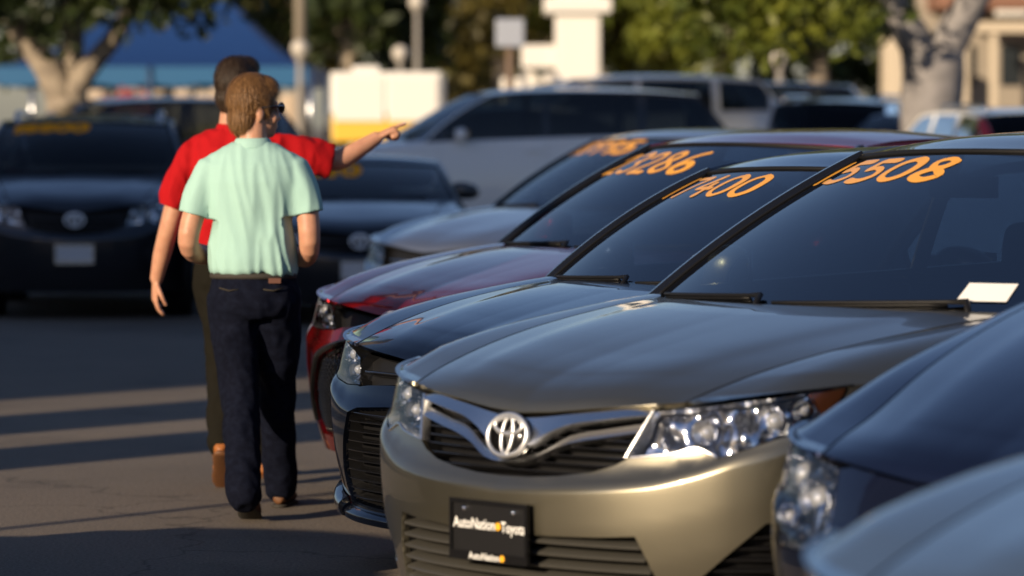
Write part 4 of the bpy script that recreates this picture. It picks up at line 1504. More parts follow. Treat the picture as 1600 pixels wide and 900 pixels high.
# pale forked tree at the left (fork at photo 100,150)
D = 48.0; fz = at(100, 150, D)[1] - ground_z(D)
tree(105, D, [([(0, 0, -.1), (.05, 0, fz * .5), (0, 0, fz)], [.34, .28, .27]),
              ([(0, 0, fz - .1), (-.25, 0, fz + .38), (-.62, .1, fz + .85), (-.9, .1, fz + 1.7)], [.22, .17, .14, .08]),
              ([(0, 0, fz - .1), (.22, -.1, fz + .25), (.58, -.1, fz + .70), (1.0, 0, fz + 1.5)], [.17, .13, .11, .06]),
              ([(.02, 0, fz), (.05, .2, fz + .5), (.0, .3, fz + 1.6)], [.17, .14, .09])],
     [(0, 0, fz + 2.6, 2.1, 1.9, 1.35), (-1.2, -.4, fz + 2.0, 1.2, 1.2, 1.0), (1.0, .3, fz + 2.1, 1.2, 1.3, 1.1), (.2, .2, fz + 3.6, 1.6, 1.6, 1.0), (-.9, -.9, fz + 1.35, .9, .7, .55), (.9, -.8, fz + 1.5, 1.1, .8, .6), (-.2, -1.0, fz + 1.25, 1.3, .7, .5), (1.7, -.5, fz + 1.3, .9, .8, .55)], 16000, .10, L_DARK, M_BARK,
     'tree with pale forked trunk in front of the blue tent', 3)
# thick grey trunk at the right (fork at photo 1450,60)
D = 43.0; fz = at(1450, 82, D)[1] - ground_z(D)
tree(1455, D, [([(0, 0, -.1), (.02, 0, fz * .5), (0, 0, fz)], [.46, .35, .36]),
               ([(-.02, 0, fz - .15), (-.42, 0, fz + .5), (-.85, .1, fz + 1.3), (-1.2, 0, fz + 2.4)], [.22, .17, .14, .08]),
               ([(.05, 0, fz - .15), (.40, 0, fz + .5), (.85, -.1, fz + 1.3), (1.3, 0, fz + 2.2)], [.24, .18, .14, .08])],
     [(-1.3, 0, fz + 1.5, 1.9, 1.8, 1.35), (-2.2, -.3, fz + .75, .95, 1.2, .75), (-1.2, -.8, fz + .45, .9, .8, .5), (-2.0, -.8, fz + .35, .8, .8, .45), (-2.9, -.2, fz + .7, .8, .9, .6), (1.7, .2, fz + 2.4, 1.6, 1.6, 1.0), (0, 0, fz + 2.9, 2.4, 2.2, 1.2)], 15000, .10, L_MID, M_BARKG,
     'tree with thick grey forked trunk at the right', 4)
BGT = 'trees beyond the lot'
def far_tree(px, D, w, h, lm, label, seed, n=5200, size=.22):
    rr = random.Random(seed)
    ells = [(0, 0, h * .62, w * .55, w * .5, h * .36)]
    for i in range(5):
        ells.append((rr.uniform(-.6, .6) * w, rr.uniform(-.4, .4) * w, h * rr.uniform(.3, .8), w * rr.uniform(.3, .45), w * .35, h * rr.uniform(.14, .25)))
    return tree(px, D, [([(0, 0, -.2), (.1, 0, h * .25), (0, 0, h * .6)], [.32, .25, .14]), ([(0, 0, h * .25), (.5, 0, h * .42), (w * .4, 0, h * .6)], [.16, .12, .06]), ([(0, 0, h * .3), (-.5, 0, h * .45), (-w * .4, 0, h * .62)], [.16, .12, .06])],
                ells, n, size, lm, M_BARK, label, seed, group=BGT)
for (px, D, w, h, lm, lb, sd) in [
    (-60, 84, 4.2, 8.0, L_DARK, 'dark tree behind the left end of the blue tent', 31),
    (250, 92, 4.6, 9.0, L_DARK, 'dark tree rising behind the tent peak', 32),
    (545, 88, 3.6, 8.0, L_DARK, 'dark evergreen right of the tent above the box truck', 33),
    (660, 96, 3.4, 8.5, L_OLV, 'olive brown tree between the box truck and the grey sign', 34),
    (780, 104, 3.2, 8.0, L_OLV, 'olive tree behind the grey square sign', 35),
    (860, 125, 3.6, 9.0, L_OLV, 'dull olive tree behind the white building', 36),
    (1000, 96, 2.9, 6.5, L_YEL, 'yellow green sunlit tree right of the white tower', 37),
    (1120, 90, 3.0, 8.0, L_MID, 'green tree left of the grey trunk', 38),
    (1270, 88, 3.2, 8.0, L_DARK, 'dark green tree behind the dark blue SUV', 39),
    (1400, 108, 3.4, 8.0, L_DARK, 'dark tree behind the grey trunk', 40),
    (1590, 120, 3.6, 9.0, L_OLV, 'olive tree behind the beige building', 41),
    (420, 112, 4.5, 10.0, L_OLV, 'tall olive tree behind the lamp post', 42),
    (930, 140, 4.5, 10.0, L_DARK, 'farthest dark tree behind the white tower', 43)]:
    far_tree(px, D, w, h, lm, lb, sd)
# ------------------------------------------------------------------ blue tent
D = 72.0; s_ = 6000 / D
tx0, tz0 = at(20, 104, D); tx1, tz1 = at(498, 108, D); pxk, pzk = at(305, -70, D)
g = ground_z(D)
tent = empty('event_tent', ((tx0 + tx1) / 2, D, g)); tag(tent, 'large blue peaked event tent behind the two men', 'tent')
M_TENT = mat('blue_tent_cloth', (.010, .042, .155), .55, bump=(3, .3, .05)); M_VAL = mat('bright_blue_valance', (.006, .09, .22), .6)
cx = (tx0 + tx1) / 2; ez = tz1 - g; hw = (tx1 - tx0) / 2; dp = 3.0; pk = (pxk - cx, 0, pzk - g)
for k_, ((ax, ay), (bx, by)) in enumerate([((-hw, -dp), (hw, -dp)), ((hw, -dp), (hw, dp)), ((hw, dp), (-hw, dp)), ((-hw, dp), (-hw, -dp))]):
    mb = MB(); n = 12; Vv = []
    for i in range(n + 1):
        w = i / n; hgt = ez + (pk[2] - ez) * (w ** 1.6); f = 1 - w * .97
        for j in range(n + 1):
            q = j / n
            Vv.append((pk[0] * (1 - f) + (ax + (bx - ax) * q) * f, (ay + (by - ay) * q) * f, hgt - .06 * math.sin(math.pi * q) * f))
    mb.add(Vv, [(i * (n + 1) + j, i * (n + 1) + j + 1, (i + 1) * (n + 1) + j + 1, (i + 1) * (n + 1) + j) for i in range(n) for j in range(n)])
    o = mb.build('roof_panel', M_TENT, tent)
    mb = MB(); Vv = []; m_ = 33
    for j in range(m_):
        q = j / (m_ - 1)
        for z in (ez, ez - .30 - .06 * abs(math.sin(q * math.pi * 6)), ):
            Vv.append((ax + (bx - ax) * q, ay + (by - ay) * q, z))
    mb.add(Vv, [(2 * j, 2 * j + 2, 2 * j + 3, 2 * j + 1) for j in range(m_ - 1)])
    mb.build('valance', M_VAL, tent)
for (ax, ay) in ((-hw, -dp), (hw, -dp), (hw, dp), (-hw, dp), (0, -dp), (0, dp)):
    MB().tube([(ax, ay, 0), (ax, ay, ez)], .05, 8).build('pole', M_SATIN, tent)
MB().tube([(pk[0], 0, 0), pk], .05, 8).build('pole', M_SATIN, tent)
# ------------------------------------------------------------------ box truck
D = 62.0; x0, zt = at(517, 112, D); x1, zb_ = at(690, 212, D); g = ground_z(D)
trk = empty('box_truck', ((x0 + x1) / 2, D, g)); tag(trk, 'white box truck with a yellow lower band, parked beyond the coupe', 'truck')
M_TW = mat('truck_white', (.74, .72, .68), .4); M_TY = mat('truck_yellow', (.75, .47, .06), .4)
w_ = x1 - x0; zt -= g; zy = at(0, 178, D)[1] - g; zl = at(0, 222, D)[1] - g
def bevbox(name, c_, d_, m, parent, b=.04):
    o = MB().box(c_, d_).build(name, m, parent, False)
    md = o.modifiers.new('bevel', 'BEVEL'); md.width = b; md.segments = 2
    return o
bevbox('cargo_box', (0, 1.9, (zt + zy) / 2), (w_, 3.8, zt - zy), M_TW, trk)
bevbox('lower_band', (0, 1.9, (zy + zl) / 2 - .003), (w_ - .02, 3.78, zy - zl), M_TY, trk)
bevbox('roof_vent', (-w_ * .2, 1.2, zt + .05), (.45, .5, .12), M_TW, trk)
bevbox('cab', (0, 4.7, zt * .42), (w_ * .9, 1.7, zt * .8), M_TW, trk, .12)
for sx in (-1, 1):
    bevbox('door_panel', (sx * w_ * .24, -.012, (zt + zl) / 2 + .12), (w_ * .45, .03, (zt - zl) * .62), M_TW, trk, .01)
    for yy in (.8, 4.6):
        MB().lathe([(.20, -.12), (.38, -.12), (.42, -.08), (.42, .08), (.38, .12), (.20, .12)], 'x', 24, (sx * w_ * .42, yy, .42)).build('wheel', M_RUBBER, trk)
MB().box((0, 2.3, .62), (.9, 5.4, .2)).build('chassis', M_BLACK, trk, False)
# ------------------------------------------------------------------ street furniture
M_POST = mat('post_grey', (.30, .28, .25), .6); M_GLOBE = mat('lamp_globe', (.52, .48, .42), .4)
def lamp_post(px, py, D, label, r=.13, top=True):
    x, z = at(px, py, D); g = ground_z(D)
    e = empty('street_lamp', (x, D, g)); tag(e, label, 'street lamp', 'globe street lamps')
    MB().tube([(0, 0, 0), (0, 0, .25), (0, 0, .3), (0, 0, z - g - r)], [.14, .13, .07, .05], 12).build('post', M_POST, e)
    prof = [(r * math.sin(a), r * math.cos(a)) for a in np.linspace(math.pi - .001, .001, 14)]
    MB().lathe(prof, 'z', 20, (0, 0, z - g)).build('globe', M_GLOBE, e)
    MB().lathe([(.05, -.06), (.08, -.03), (.08, .03), (.04, .05)], 'z', 14, (0, 0, z - g - r)).build('collar', M_POST, e)
lamp_post(469, 76, 66, 'globe street lamp beside the right corner of the tent', .15)
lamp_post(626, 84, 74, 'globe street lamp above the box truck', .16)
lamp_post(652, 4, 80, 'tall globe street lamp cut by the top edge', .17)
lamp_post(861, 130, 70, 'low globe street lamp in front of the white building', .2)
lamp_post(1218, 92, 60, 'globe street lamp above the silver SUV', .14)
x, z = at(797, 52, 60); g = ground_z(60)
sg_ = empty('sign_post', (x, 60, g)); tag(sg_, 'grey square sign on a brown post beside the white building', 'sign')
MB().tube([(0, 0, 0), (0, 0, z - g)], .07, 10).build('post', mat('brown_post', (.16, .11, .075), .7), sg_)
bevbox('sign_panel', (0, -.09, z - g), (.44, .05, .44), mat('sign_grey', (.32, .35, .42), .5), sg_, .02)
x, z = at(470, 60, 78); g = ground_z(78)
up = empty('utility_pole', (x, 78, g)); tag(up, 'weathered pole rising beside the tent corner', 'pole')
MB().tube([(0, 0, 0), (0, 0, 3), (0, 0, 7)], [.14, .12, .10], 12).build('shaft', mat('pole_wood', (.20, .17, .13), .9, bump=(14, .5, .02)), up)
MB().box((0, 0, 6.4), (1.6, .1, .12)).build('cross_arm', mat('pole_wood', (.2, .17, .13)), up, False)
# ------------------------------------------------------------------ buildings
M_STW = mat('white_stucco', (.74, .71, .66), .8, bump=(9, .3, .02)); M_STB = mat('beige_stucco', (.52, .44, .33), .8, bump=(9, .3, .02)); M_DKW = mat('dark_window', (.02, .025, .03), .12)
M_RF = mat('roof_tile', (.22, .11, .07), .8)
D = 82.0; x0 = at(868, 0, D)[0]; x1 = at(938, 0, D)[0]; g = ground_z(D)
wb = empty('white_building', ((x0 + x1) / 2, D, g)); tag(wb, 'white stucco tower with a low arm, between the grey sign and yellow tree', 'building')
tw_ = x1 - x0; cxw = (x0 + x1) / 2
zz = lambda py: at(0, py, D)[1] - g
bevbox('tower', (0, .8, 4.2), (tw_, 1.6, 8.4), M_STW, wb)
bevbox('cornice', (0, .8, zz(8)), (tw_ * 1.5, 2.0, .35), M_STW, wb)
xa = at(815, 0, D)[0] - cxw
bevbox('porch_beam', ((xa - tw_ / 2) / 2, .9, (zz(70) + zz(106)) / 2), (abs(xa + tw_ / 2), 1.5, zz(70) - zz(106)), M_STW, wb)
bevbox('porch_post', (xa + .15, .9, zz(106) / 2), (.3, .5, zz(106)), M_STW, wb)
bevbox('base_wall', (-.5, 2.2, .9), (tw_ * 2.4, .4, 1.8), M_STW, wb)
for zq in (5.2, 6.9):
    bevbox('window', (0, -.01, zq), (.5, .06, .8), M_DKW, wb, .01)
D = 84.0; g = ground_z(D); zz = lambda py: at(0, py, D)[1] - g
bb = empty('beige_building', (at(1500, 0, D)[0], D, g)); tag(bb, 'beige stucco building with posts and a porch, behind the grey trunk', 'building')
X = lambda px: at(px, 0, D)[0] - at(1500, 0, D)[0]
bevbox('wall', (X(1403), .6, zz(60) / 2), (X(1424) - X(1384), 1.2, zz(60)), M_STB, bb)
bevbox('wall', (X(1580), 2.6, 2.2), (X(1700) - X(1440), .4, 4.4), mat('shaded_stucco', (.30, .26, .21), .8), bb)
for px, w__ in ((1504, 22), (1554, 12), (1640, 14)):
    bevbox('porch_post', (X(px), .2, zz(52) / 2), (X(px + w__) - X(px), .22, zz(52)), M_STB, bb)
bevbox('porch_beam', (X(1590), .2, (zz(34) + zz(52)) / 2), (X(1700) - X(1490), .3, zz(34) - zz(52)), M_STB, bb)
bevbox('roof', (X(1600), 1.4, zz(20) + .5), (X(1740) - X(1470), 3.2, .9), M_RF, bb, .1)
bevbox('roof_gable', (X(1580), .1, zz(2)), (X(1600) - X(1545), .4, .7), M_STW, bb, .1)
for px in (1527, 1600):
    bevbox('window', (X(px), 2.38, zz(100)), (.45, .06, .9), M_DKW, bb, .01)
# low wall with pillars and planters under the tent
D = 64.0; g = ground_z(D); zz = lambda py: at(0, py, D)[1] - g
gw = empty('garden_wall', (at(250, 0, D)[0], D, g)); tag(gw, 'low tan wall with pale pillars under the blue tent', 'wall')
X = lambda px: at(px, 0, D)[0] - at(250, 0, D)[0]
bevbox('wall', (X(230), .2, zz(152) / 2), (X(360) - X(60), .2, zz(152)), mat('tan_wall', (.20, .16, .12), .9), gw)
for px, py in ((124, 146), (152, 140), (221, 148), (286, 140), (318, 144), (342, 138), (450, 146)):
    bevbox('pillar', (X(px), 0, zz(py) / 2), (.26, .26, zz(py)), mat('pale_pillar', (.46, .37, .28), .8), gw)
for px, m_ in ((192, (.4, .03, .04)), (222, (.5, .14, .16))):
    cn = empty('potted_flower', (at(px, 0, 60)[0], 60, ground_z(60))); tag(cn, 'small red flowering pot before the tan wall' if m_[0] < .45 else 'small pink flowering pot before the tan wall', 'plant')
    MB().lathe([(.10, 0), (.16, .5), (.18, .52)], 'z', 14).build('pot', mat('clay', (.3, .14, .08), .8), cn)
    MB().tube([(0, 0, .45), (.02, 0, .9), (0, 0, 1.2)], [.02, .015, .01], 6).build('stem', L_MID, cn)
    crown('blooms', [(0, 0, at(0, 160, 60)[1] - ground_z(60), .17, .17, .17)], 160, .05, mat('bloom_%d' % px, m_, .6), cn, px)

# ------------------------------------------------------------------ unseen trees added round the lot, behind and beside the camera, to darken reflections
first = None
rr = random.Random(5)
spots = [(-62 + 11 * i + rr.uniform(-2, 2), -38 - rr.uniform(0, 8)) for i in range(12)] + [(50 + rr.uniform(-3, 3), -30 + 12 * i) for i in range(8)] + [(-52 + rr.uniform(-3, 3), -28 + 13 * i) for i in range(7)]
for i, (tx_, ty_) in enumerate(spots):
    if first is None:
        first = far_tree(800, 40, 6.0, 7.6, L_DARK, 'unseen tree added round the lot behind the camera, darkens reflections', 77, 7000, .30)
        first['group'] = 'unseen trees added round the lot'; t = first
    else:
        t = copy_tree(first)
    t.location = (tx_, ty_, 0); t.rotation_euler = (0, 0, rr.uniform(0, 6.28))
    s__ = rr.uniform(.85, 1.1); t.scale = (s__ * 1.1, s__ * 1.1, s__)

# ------------------------------------------------------------------ unseen things added outside the frame to cast shadows into it
SDIR = Vector((math.sin(SUN_AZ), math.cos(SUN_AZ), 0))          # towards the sun, on the ground
SPER = Vector((-SDIR.y, SDIR.x, 0)) * -1
if SPER.x > 0: SPER = -SPER                                      # to the left, away from the row
def sp(along, perp):
    """ground point from coordinates along the light and across it"""
    p = -SDIR * along + SPER * perp
    return p.x, p.y
def along_perp(x, y):
    v = Vector((x, y, 0)); return -v.dot(SDIR), v.dot(SPER)
a_, p_ = along_perp(-2.79, 20.9)
M_STB2 = mat('shadow_caster_stucco', (.45, .40, .34), .8, bump=(9, .3, .02))
x_, y_ = sp(a_ - 15, p_ + 8.2)
ang = math.atan2(SPER.y, SPER.x)
sb = empty('shadow_building', (x_, y_, 0), ang); tag(sb, 'tall beige building added out of view at the left to shade the lot', 'building')  # added block whose shade covers the back of the lot
bevbox('wall', (0, 3, 5.4), (16, 6, 10.8), M_STB2, sb, .05)
bevbox('parapet', (0, 3, 11.0), (16.4, 6.4, .4), M_STB2, sb, .05)
for i in range(4):
    bevbox('window', (-5.7 + 3.8 * i, -.02, 2.6), (2.4, .08, 2.6), M_DKW, sb, .01)
for (px, py0, py1, tdist, lb) in ((0, 650, 681, 11.5, 'square pillar added out of view to cast the farther shadow stripe'), (0, 701, 736, 10.5, 'square pillar added out of view to cast the nearer shadow stripe')):
    d0, d1 = 6000 * 1.507 / (py0 - 199.5), 6000 * 1.507 / (py1 - 199.5)
    A0, P0 = along_perp(-800 / 6000 * d0, d0); A1, P1 = along_perp(-800 / 6000 * d1, d1)
    w = abs(P0 - P1)
    x_, y_ = sp((A0 + A1) / 2 - tdist, (P0 + P1) / 2)
    gp = empty('shadow_pillar', (x_, y_, 0), ang); tag(gp, lb, 'pillar')  # invented pillar, sized and placed to lay a shadow stripe on the ground
    bevbox('shaft', (0, 0, 2.0), (w, w, 4.0), M_STB2, gp, .03)
    bevbox('cap', (0, 0, 4.1), (w + .1, w + .1, .2), M_STB2, gp, .03)
A0, P0 = along_perp(-1.91, 14.4)
x_, y_ = sp(A0 - 9, P0)
lp_ = empty('shadow_pole', (x_, y_, 0)); tag(lp_, 'thin steel pole added out of view to cast a narrow shadow line', 'pole')  # added pole, here only for its thin shadow line
MB().tube([(0, 0, 0), (0, 0, 4.6)], .035, 10).build('shaft', M_SATIN, lp_)
bevbox('pole_head', (.2, 0, 4.62), (.55, .22, .10), M_SATIN, lp_, .02)
A0, P0 = along_perp(-1.88, 14.08)
x_, y_ = sp(A0 - 2.1, P0 - .92)
r_ = clone(SILVER, 'parked_car', (x_, y_, 0), math.atan2(-SDIR.y, -SDIR.x), 'grey sedan added out of view at the left to shade the near ground', pms, pmg)  # unseen sedan put here to shade the near left ground

# ------------------------------------------------------------------ people
from mathutils import noise as mnoise
def remesh(parts, voxel, smooth=6, factor=.5):
    """parts: list of (verts, faces) closed shells -> one continuous smooth surface"""
    mb = MB()
    for V, Fc in parts: mb.add(V, Fc)
    o = mb.build('tmp')
    m = o.modifiers.new('r', 'REMESH'); m.mode = 'VOXEL'; m.voxel_size = voxel; m.adaptivity = 0
    s_ = o.modifiers.new('s', 'SMOOTH'); s_.iterations = smooth; s_.factor = factor
    me = bpy.data.meshes.new_from_object(o.evaluated_get(bpy.context.evaluated_depsgraph_get()))
    V = np.array([v.co[:] for v in me.vertices]); Fc = [tuple(p.vertices) for p in me.polygons]
    N = np.array([v.normal[:] for v in me.vertices])
    old = o.data
    bpy.data.objects.remove(o); bpy.data.meshes.remove(old); bpy.data.meshes.remove(me)
    return V, Fc, N

def ringtube(rings, n=24):
    """rings: (centre, axis_a, axis_b) -> closed shell"""
    V = []
    for c, a, b in rings:
        c, a, b = Vector(c), Vector(a), Vector(b)
        for k in range(n):
            t = 2 * math.pi * k / n
            V.append(tuple(c + a * math.cos(t) + b * math.sin(t)))
    m = len(rings)
    Fc = [(i * n + k, i * n + (k + 1) % n, (i + 1) * n + (k + 1) % n, (i + 1) * n + k) for i in range(m - 1) for k in range(n)]
    Fc += [tuple(range(n))[::-1], tuple((m - 1) * n + k for k in range(n))]
    return V, Fc
def limb(path, rad, n=16, sub=4):
    """tapered round limb through joints, rounded ends"""
    f = csp(path); P = np.array(path)
    d = np.r_[0, np.cumsum(np.linalg.norm(np.diff(P, axis=0), axis=1))]
    k = (len(path) - 1) * sub + 1
    u = np.linspace(0, f.L, k)
    pts = f(u); rr = np.interp(u, d, rad)
    q0 = pts[0] - (pts[1] - pts[0]) / np.linalg.norm(pts[1] - pts[0]) * rr[0] * .6
    q1 = pts[-1] + (pts[-1] - pts[-2]) / np.linalg.norm(pts[-1] - pts[-2]) * rr[-1] * .6
    mb = MB().tube([tuple(q0)] + [tuple(p) for p in pts] + [tuple(q1)], [rr[0] * .55] + list(rr) + [rr[-1] * .55], n)
    return mb.v, mb.f
def ell(c, r, rot=None, n=20, m=14):
    V = []
    for i in range(m + 1):
        ph = math.pi * min(max(i / m, .002), .998)
        for k in range(n):
            t = 2 * math.pi * k / n
            p = Vector((r[0] * math.sin(ph) * math.cos(t), r[1] * math.sin(ph) * math.sin(t), r[2] * math.cos(ph)))
            if rot is not None: p = rot @ p
            V.append((p.x + c[0], p.y + c[1], p.z + c[2]))
    Fc = [(i * n + k, (i + 1) * n + k, (i + 1) * n + (k + 1) % n, i * n + (k + 1) % n) for i in range(m) for k in range(n)]
    Fc += [tuple(range(n)), tuple(m * n + k for k in range(n))[::-1]]
    return V, Fc

M_SKIN = mat('skin', (.52, .27, .17), .5, noise=(30, (.46, .22, .14), .4, .7), sss=.12)
M_MINT = mat('mint_cotton', (.33, .53, .485), .85, spec=.15, bump=(260, .25, .002))
M_REDC = mat('red_cotton', (.36, .005, .008), .85, spec=.15, bump=(260, .25, .002))
M_DENIM = mat('dark_denim', (.0035, .0045, .011), .9, noise=(40, (.006, .008, .018), .4, .7), spec=.08, bump=(300, .3, .002))
M_KHAKI = mat('olive_trousers', (.010, .009, .0065), .9, spec=.08, bump=(300, .3, .002))
M_BROWN = mat('brown_leather', (.13, .055, .022), .5); M_TAN = mat('tan_leather', (.30, .10, .022), .5); M_SOLE = mat('shoe_sole', (.03, .025, .02), .8)
def hairmat(name, c1, c2):
    m = mat(name, c1, .45, spec=.4)
    nt = m.node_tree; b = nt.nodes['Principled BSDF']
    tc = nt.nodes.new('ShaderNodeTexCoord'); mp = nt.nodes.new('ShaderNodeMapping'); mp.inputs['Scale'].default_value = (120, 120, 16)
    n = nt.nodes.new('ShaderNodeTexNoise'); n.inputs['Scale'].default_value = 2.2; n.inputs['Detail'].default_value = 5
    nt.links.new(tc.outputs['Object'], mp.inputs[0]); nt.links.new(mp.outputs[0], n.inputs['Vector'])
    r = nt.nodes.new('ShaderNodeValToRGB'); r.color_ramp.elements[0].position = .35; r.color_ramp.elements[1].position = .68
    r.color_ramp.elements[0].color = (*c1, 1); r.color_ramp.elements[1].color = (*c2, 1)
    nt.links.new(n.outputs[0], r.inputs[0]); nt.links.new(r.outputs[0], b.inputs['Base Color'])
    bp = nt.nodes.new('ShaderNodeBump'); bp.inputs['Strength'].default_value = .8; bp.inputs['Distance'].default_value = .006
    nt.links.new(n.outputs[0], bp.inputs['Height']); nt.links.new(bp.outputs[0], b.inputs['Normal'])
    return m
H_BLOND = hairmat('light_brown_hair', (.14, .066, .022), (.30, .155, .055)); H_DARK = hairmat('dark_brown_hair', (.018, .010, .006), (.07, .04, .02))

def folds(V, N, amp, zs=None, seed=0, f=(7, 7, 3.2)):
    """cloth folds: move points along their normal by stretched noise"""
    out = V.copy()
    for i, p in enumerate(V):
        w = mnoise.noise((p[0] * 4 + seed, p[1] * 4, p[2] * 4)) * .5
        h = 1.1 * mnoise.noise((p[0] * f[0] + seed + w, p[1] * f[1], p[2] * f[2])) + .9 * (.5 - abs(mnoise.noise((p[0] * f[0] * 2.1 + p[2] * 2 + w, p[1] * f[1] * 2 + seed, p[2] * f[2] * 1.6))) * 2)
        g = amp if zs is None else amp * zs(p)
        out[i] = p + N[i] * h * g
    return out

def head_parts(c, yaw, pitch=0, k=1.0):
    """skull, jaw, nose, ears; faces +y before turning by yaw (to the right is negative)"""
    rot = Matrix.Rotation(yaw, 3, 'Z') @ Matrix.Rotation(pitch, 3, 'X')
    T = lambda p: tuple(Vector(c) + rot @ (Vector(p) * k))
    E = lambda p, r: ell(T(p), [x * k for x in r], rot)
    parts = [E((0, -.005, .02), (.074, .094, .098)), E((0, .035, -.055), (.058, .062, .068)), E((0, .062, -.098), (.030, .028, .022)),
             E((0, .092, -.03), (.013, .020, .030)), E((0, .104, -.045), (.015, .013, .011)), E((0, .090, -.078), (.026, .010, .008)), E((0, .078, .012), (.055, .020, .016))]
    for sx in (-1, 1):
        parts += [E((sx * .077, -.008, -.022), (.010, .020, .031)), E((sx * .050, .060, -.045), (.020, .022, .022))]
    return parts, T, rot

def hand_parts(wrist, d, palm_n, k=1.0, pose='relaxed', side=1):
    """palm and five fingers. d: direction of the hand, palm_n: palm normal, side: thumb side sign"""
    d = Vector(d).normalized(); n = Vector(palm_n); n = (n - d * n.dot(d)).normalized(); s_ = d.cross(n) * side
    w = Vector(wrist)
    P = []
    rings = []
    for t, hw, ht in ((-.015, .026, .020), (.02, .034, .017), (.055, .040, .016), (.088, .038, .014)):
        rings.append((w + d * t * k, s_ * hw * k, n * ht * k))
    P.append(ringtube(rings, 14))
    base = [(.030, .092, .072), (.010, .096, .080), (-.011, .093, .074), (-.031, .085, .058)]
    for i, (x, y, L) in enumerate(base):
        b = w + s_ * x * k + d * (y - .012) * k
        if pose == 'point':
            curl = (0.04, 0.06, 0.05) if i == 0 else (1.25, 1.55, .9)
        else:
            curl = (.25 + .05 * i, .35 + .05 * i, .25)
        dirn = d.copy(); pts = [b]; ang_ = 0
        for seg, c_ in zip((.45, .32, .23), curl):
            ang_ += c_
            dirn = d * math.cos(ang_) + n * math.sin(ang_)
            pts.append(pts[-1] + dirn * L * seg * k)
        P.append(limb([tuple(p) for p in pts], [.0095 * k, .009 * k, .0085 * k, .0075 * k], 10, 2))
    b = w + s_ * .028 * k + d * .025 * k
    th = [b, b + (s_ * .8 + d * .7 + n * .25).normalized() * .035 * k, b + (s_ * .55 + d * .95 + n * .4).normalized() * .068 * k, b + (s_ * .4 + d * 1.0 + n * .5).normalized() * .090 * k]
    if pose == 'point':
        th = [b, b + (s_ * .7 + d * .7 + n * .5).normalized() * .035 * k, b + (s_ * .3 + d * .9 + n * .9).normalized() * .062 * k, b + (d * 1.0 + n * .8 - s_ * .1).normalized() * .08 * k]
    P.append(limb([tuple(p) for p in th], [.013 * k, .011 * k, .0095 * k, .008 * k], 10, 2))
    return P

def torso_rings(spec, lean=(0, 0)):
    """spec: (z, half width, half depth, x, y)"""
    return [((x, y, z), (hw, 0, 0), (0, hd, 0)) for z, hw, hd, x, y in spec]

def shoe(parts_up, parts_sole, heel, toe_dir, pitch, k=1.0):
    """shoe standing or heel-up: heel position on its sole, toe direction (unit, xy), pitch = heel lift angle"""
    t = Vector((toe_dir[0], toe_dir[1], 0)).normalized(); sd = Vector((t.y, -t.x, 0))
    f = (t * math.cos(pitch) - Vector((0, 0, 1)) * math.sin(pitch)); u = (t * math.sin(pitch) + Vector((0, 0, 1)) * math.cos(pitch))
    h = Vector(heel)
    rings = []
    for y, hw, z0, z1 in ((-.02, .020, .015, .07), (0, .034, .010, .095), (.05, .038, .008, .10), (.10, .042, .008, .085), (.16, .048, .008, .065), (.21, .047, .008, .052), (.25, .036, .010, .042), (.275, .014, .014, .030)):
        c = h + f * y * k + u * (z0 + z1) / 2 * k
        rings.append((c, sd * hw * k, u * (z1 - z0) / 2 * k))
    parts_up.append(ringtube(rings, 18))
    rs = [(h + f * y * k + u * .006 * k, sd * hw * k, u * .008 * k) for y, hw in ((-.025, .018), (0, .036), (.05, .037), (.10, .038), (.16, .049), (.21, .049), (.26, .034), (.285, .012))]
    parts_sole.append(ringtube(rs, 14))

def cloth(name, parts, m, parent, voxel=.010, amp=.006, seed=0, f=(7, 7, 3.2), smooth=8, zs=None, cuts=()):
    V, Fc, N = remesh(parts, voxel, smooth)
    for c_, d_, rad_ in cuts:          # square off sleeve ends and hems
        c_ = np.array(c_, float); d_ = np.array(d_, float); d_ /= np.linalg.norm(d_)
        h_ = (V - c_) @ d_
        k_ = (h_ > 0) & (np.linalg.norm(V - c_, axis=1) < rad_)
        V[k_] -= h_[k_, None] * d_
    V = folds(V, N, amp, zs, seed, f)
    return mesh_obj(name, V, Fc, m, parent)

def strands(V, Fc, N, crown_pt, n, m, parent, seed, length=.045, lift=.3, wid=.0011):
    """fine hair combed away from the crown, over the hair surface"""
    r = np.random.default_rng(seed)
    V = np.asarray(V); c = np.array(crown_pt)
    k = r.integers(0, len(V), n)
    p0 = V[k] + r.normal(size=(n, 3)) * .003; nn = N[k]
    d = p0 - c; d[:, 2] -= .05
    d += r.normal(size=(n, 3)) * .018
    d -= nn * (d * nn).sum(1, keepdims=True); d /= np.maximum(np.linalg.norm(d, axis=1, keepdims=True), 1e-6)
    sd = np.cross(d, nn)
    L = length * r.uniform(.5, 1.2, (n, 1))
    pts = [p0 - d * L * .3, p0 + nn * .0035 * (1 + lift), p0 + d * L * .45 + nn * .004, p0 + d * L + nn * r.uniform(-.006, .006, (n, 1)) - np.array((0, 0, .004))]
    ws = [wid * .8, wid, wid * .9, wid * .2]
    Vv = np.stack([q for p, w in zip(pts, ws) for q in (p - sd * w, p + sd * w)], 1).reshape(-1, 3)
    F2 = [(i * 8 + 2 * j, i * 8 + 2 * j + 1, i * 8 + 2 * j + 3, i * 8 + 2 * j + 2) for i in range(n) for j in range(3)]
    o = mesh_obj('hair_strands', Vv, F2, m, parent); o['kind'] = 'stuff'
    return o

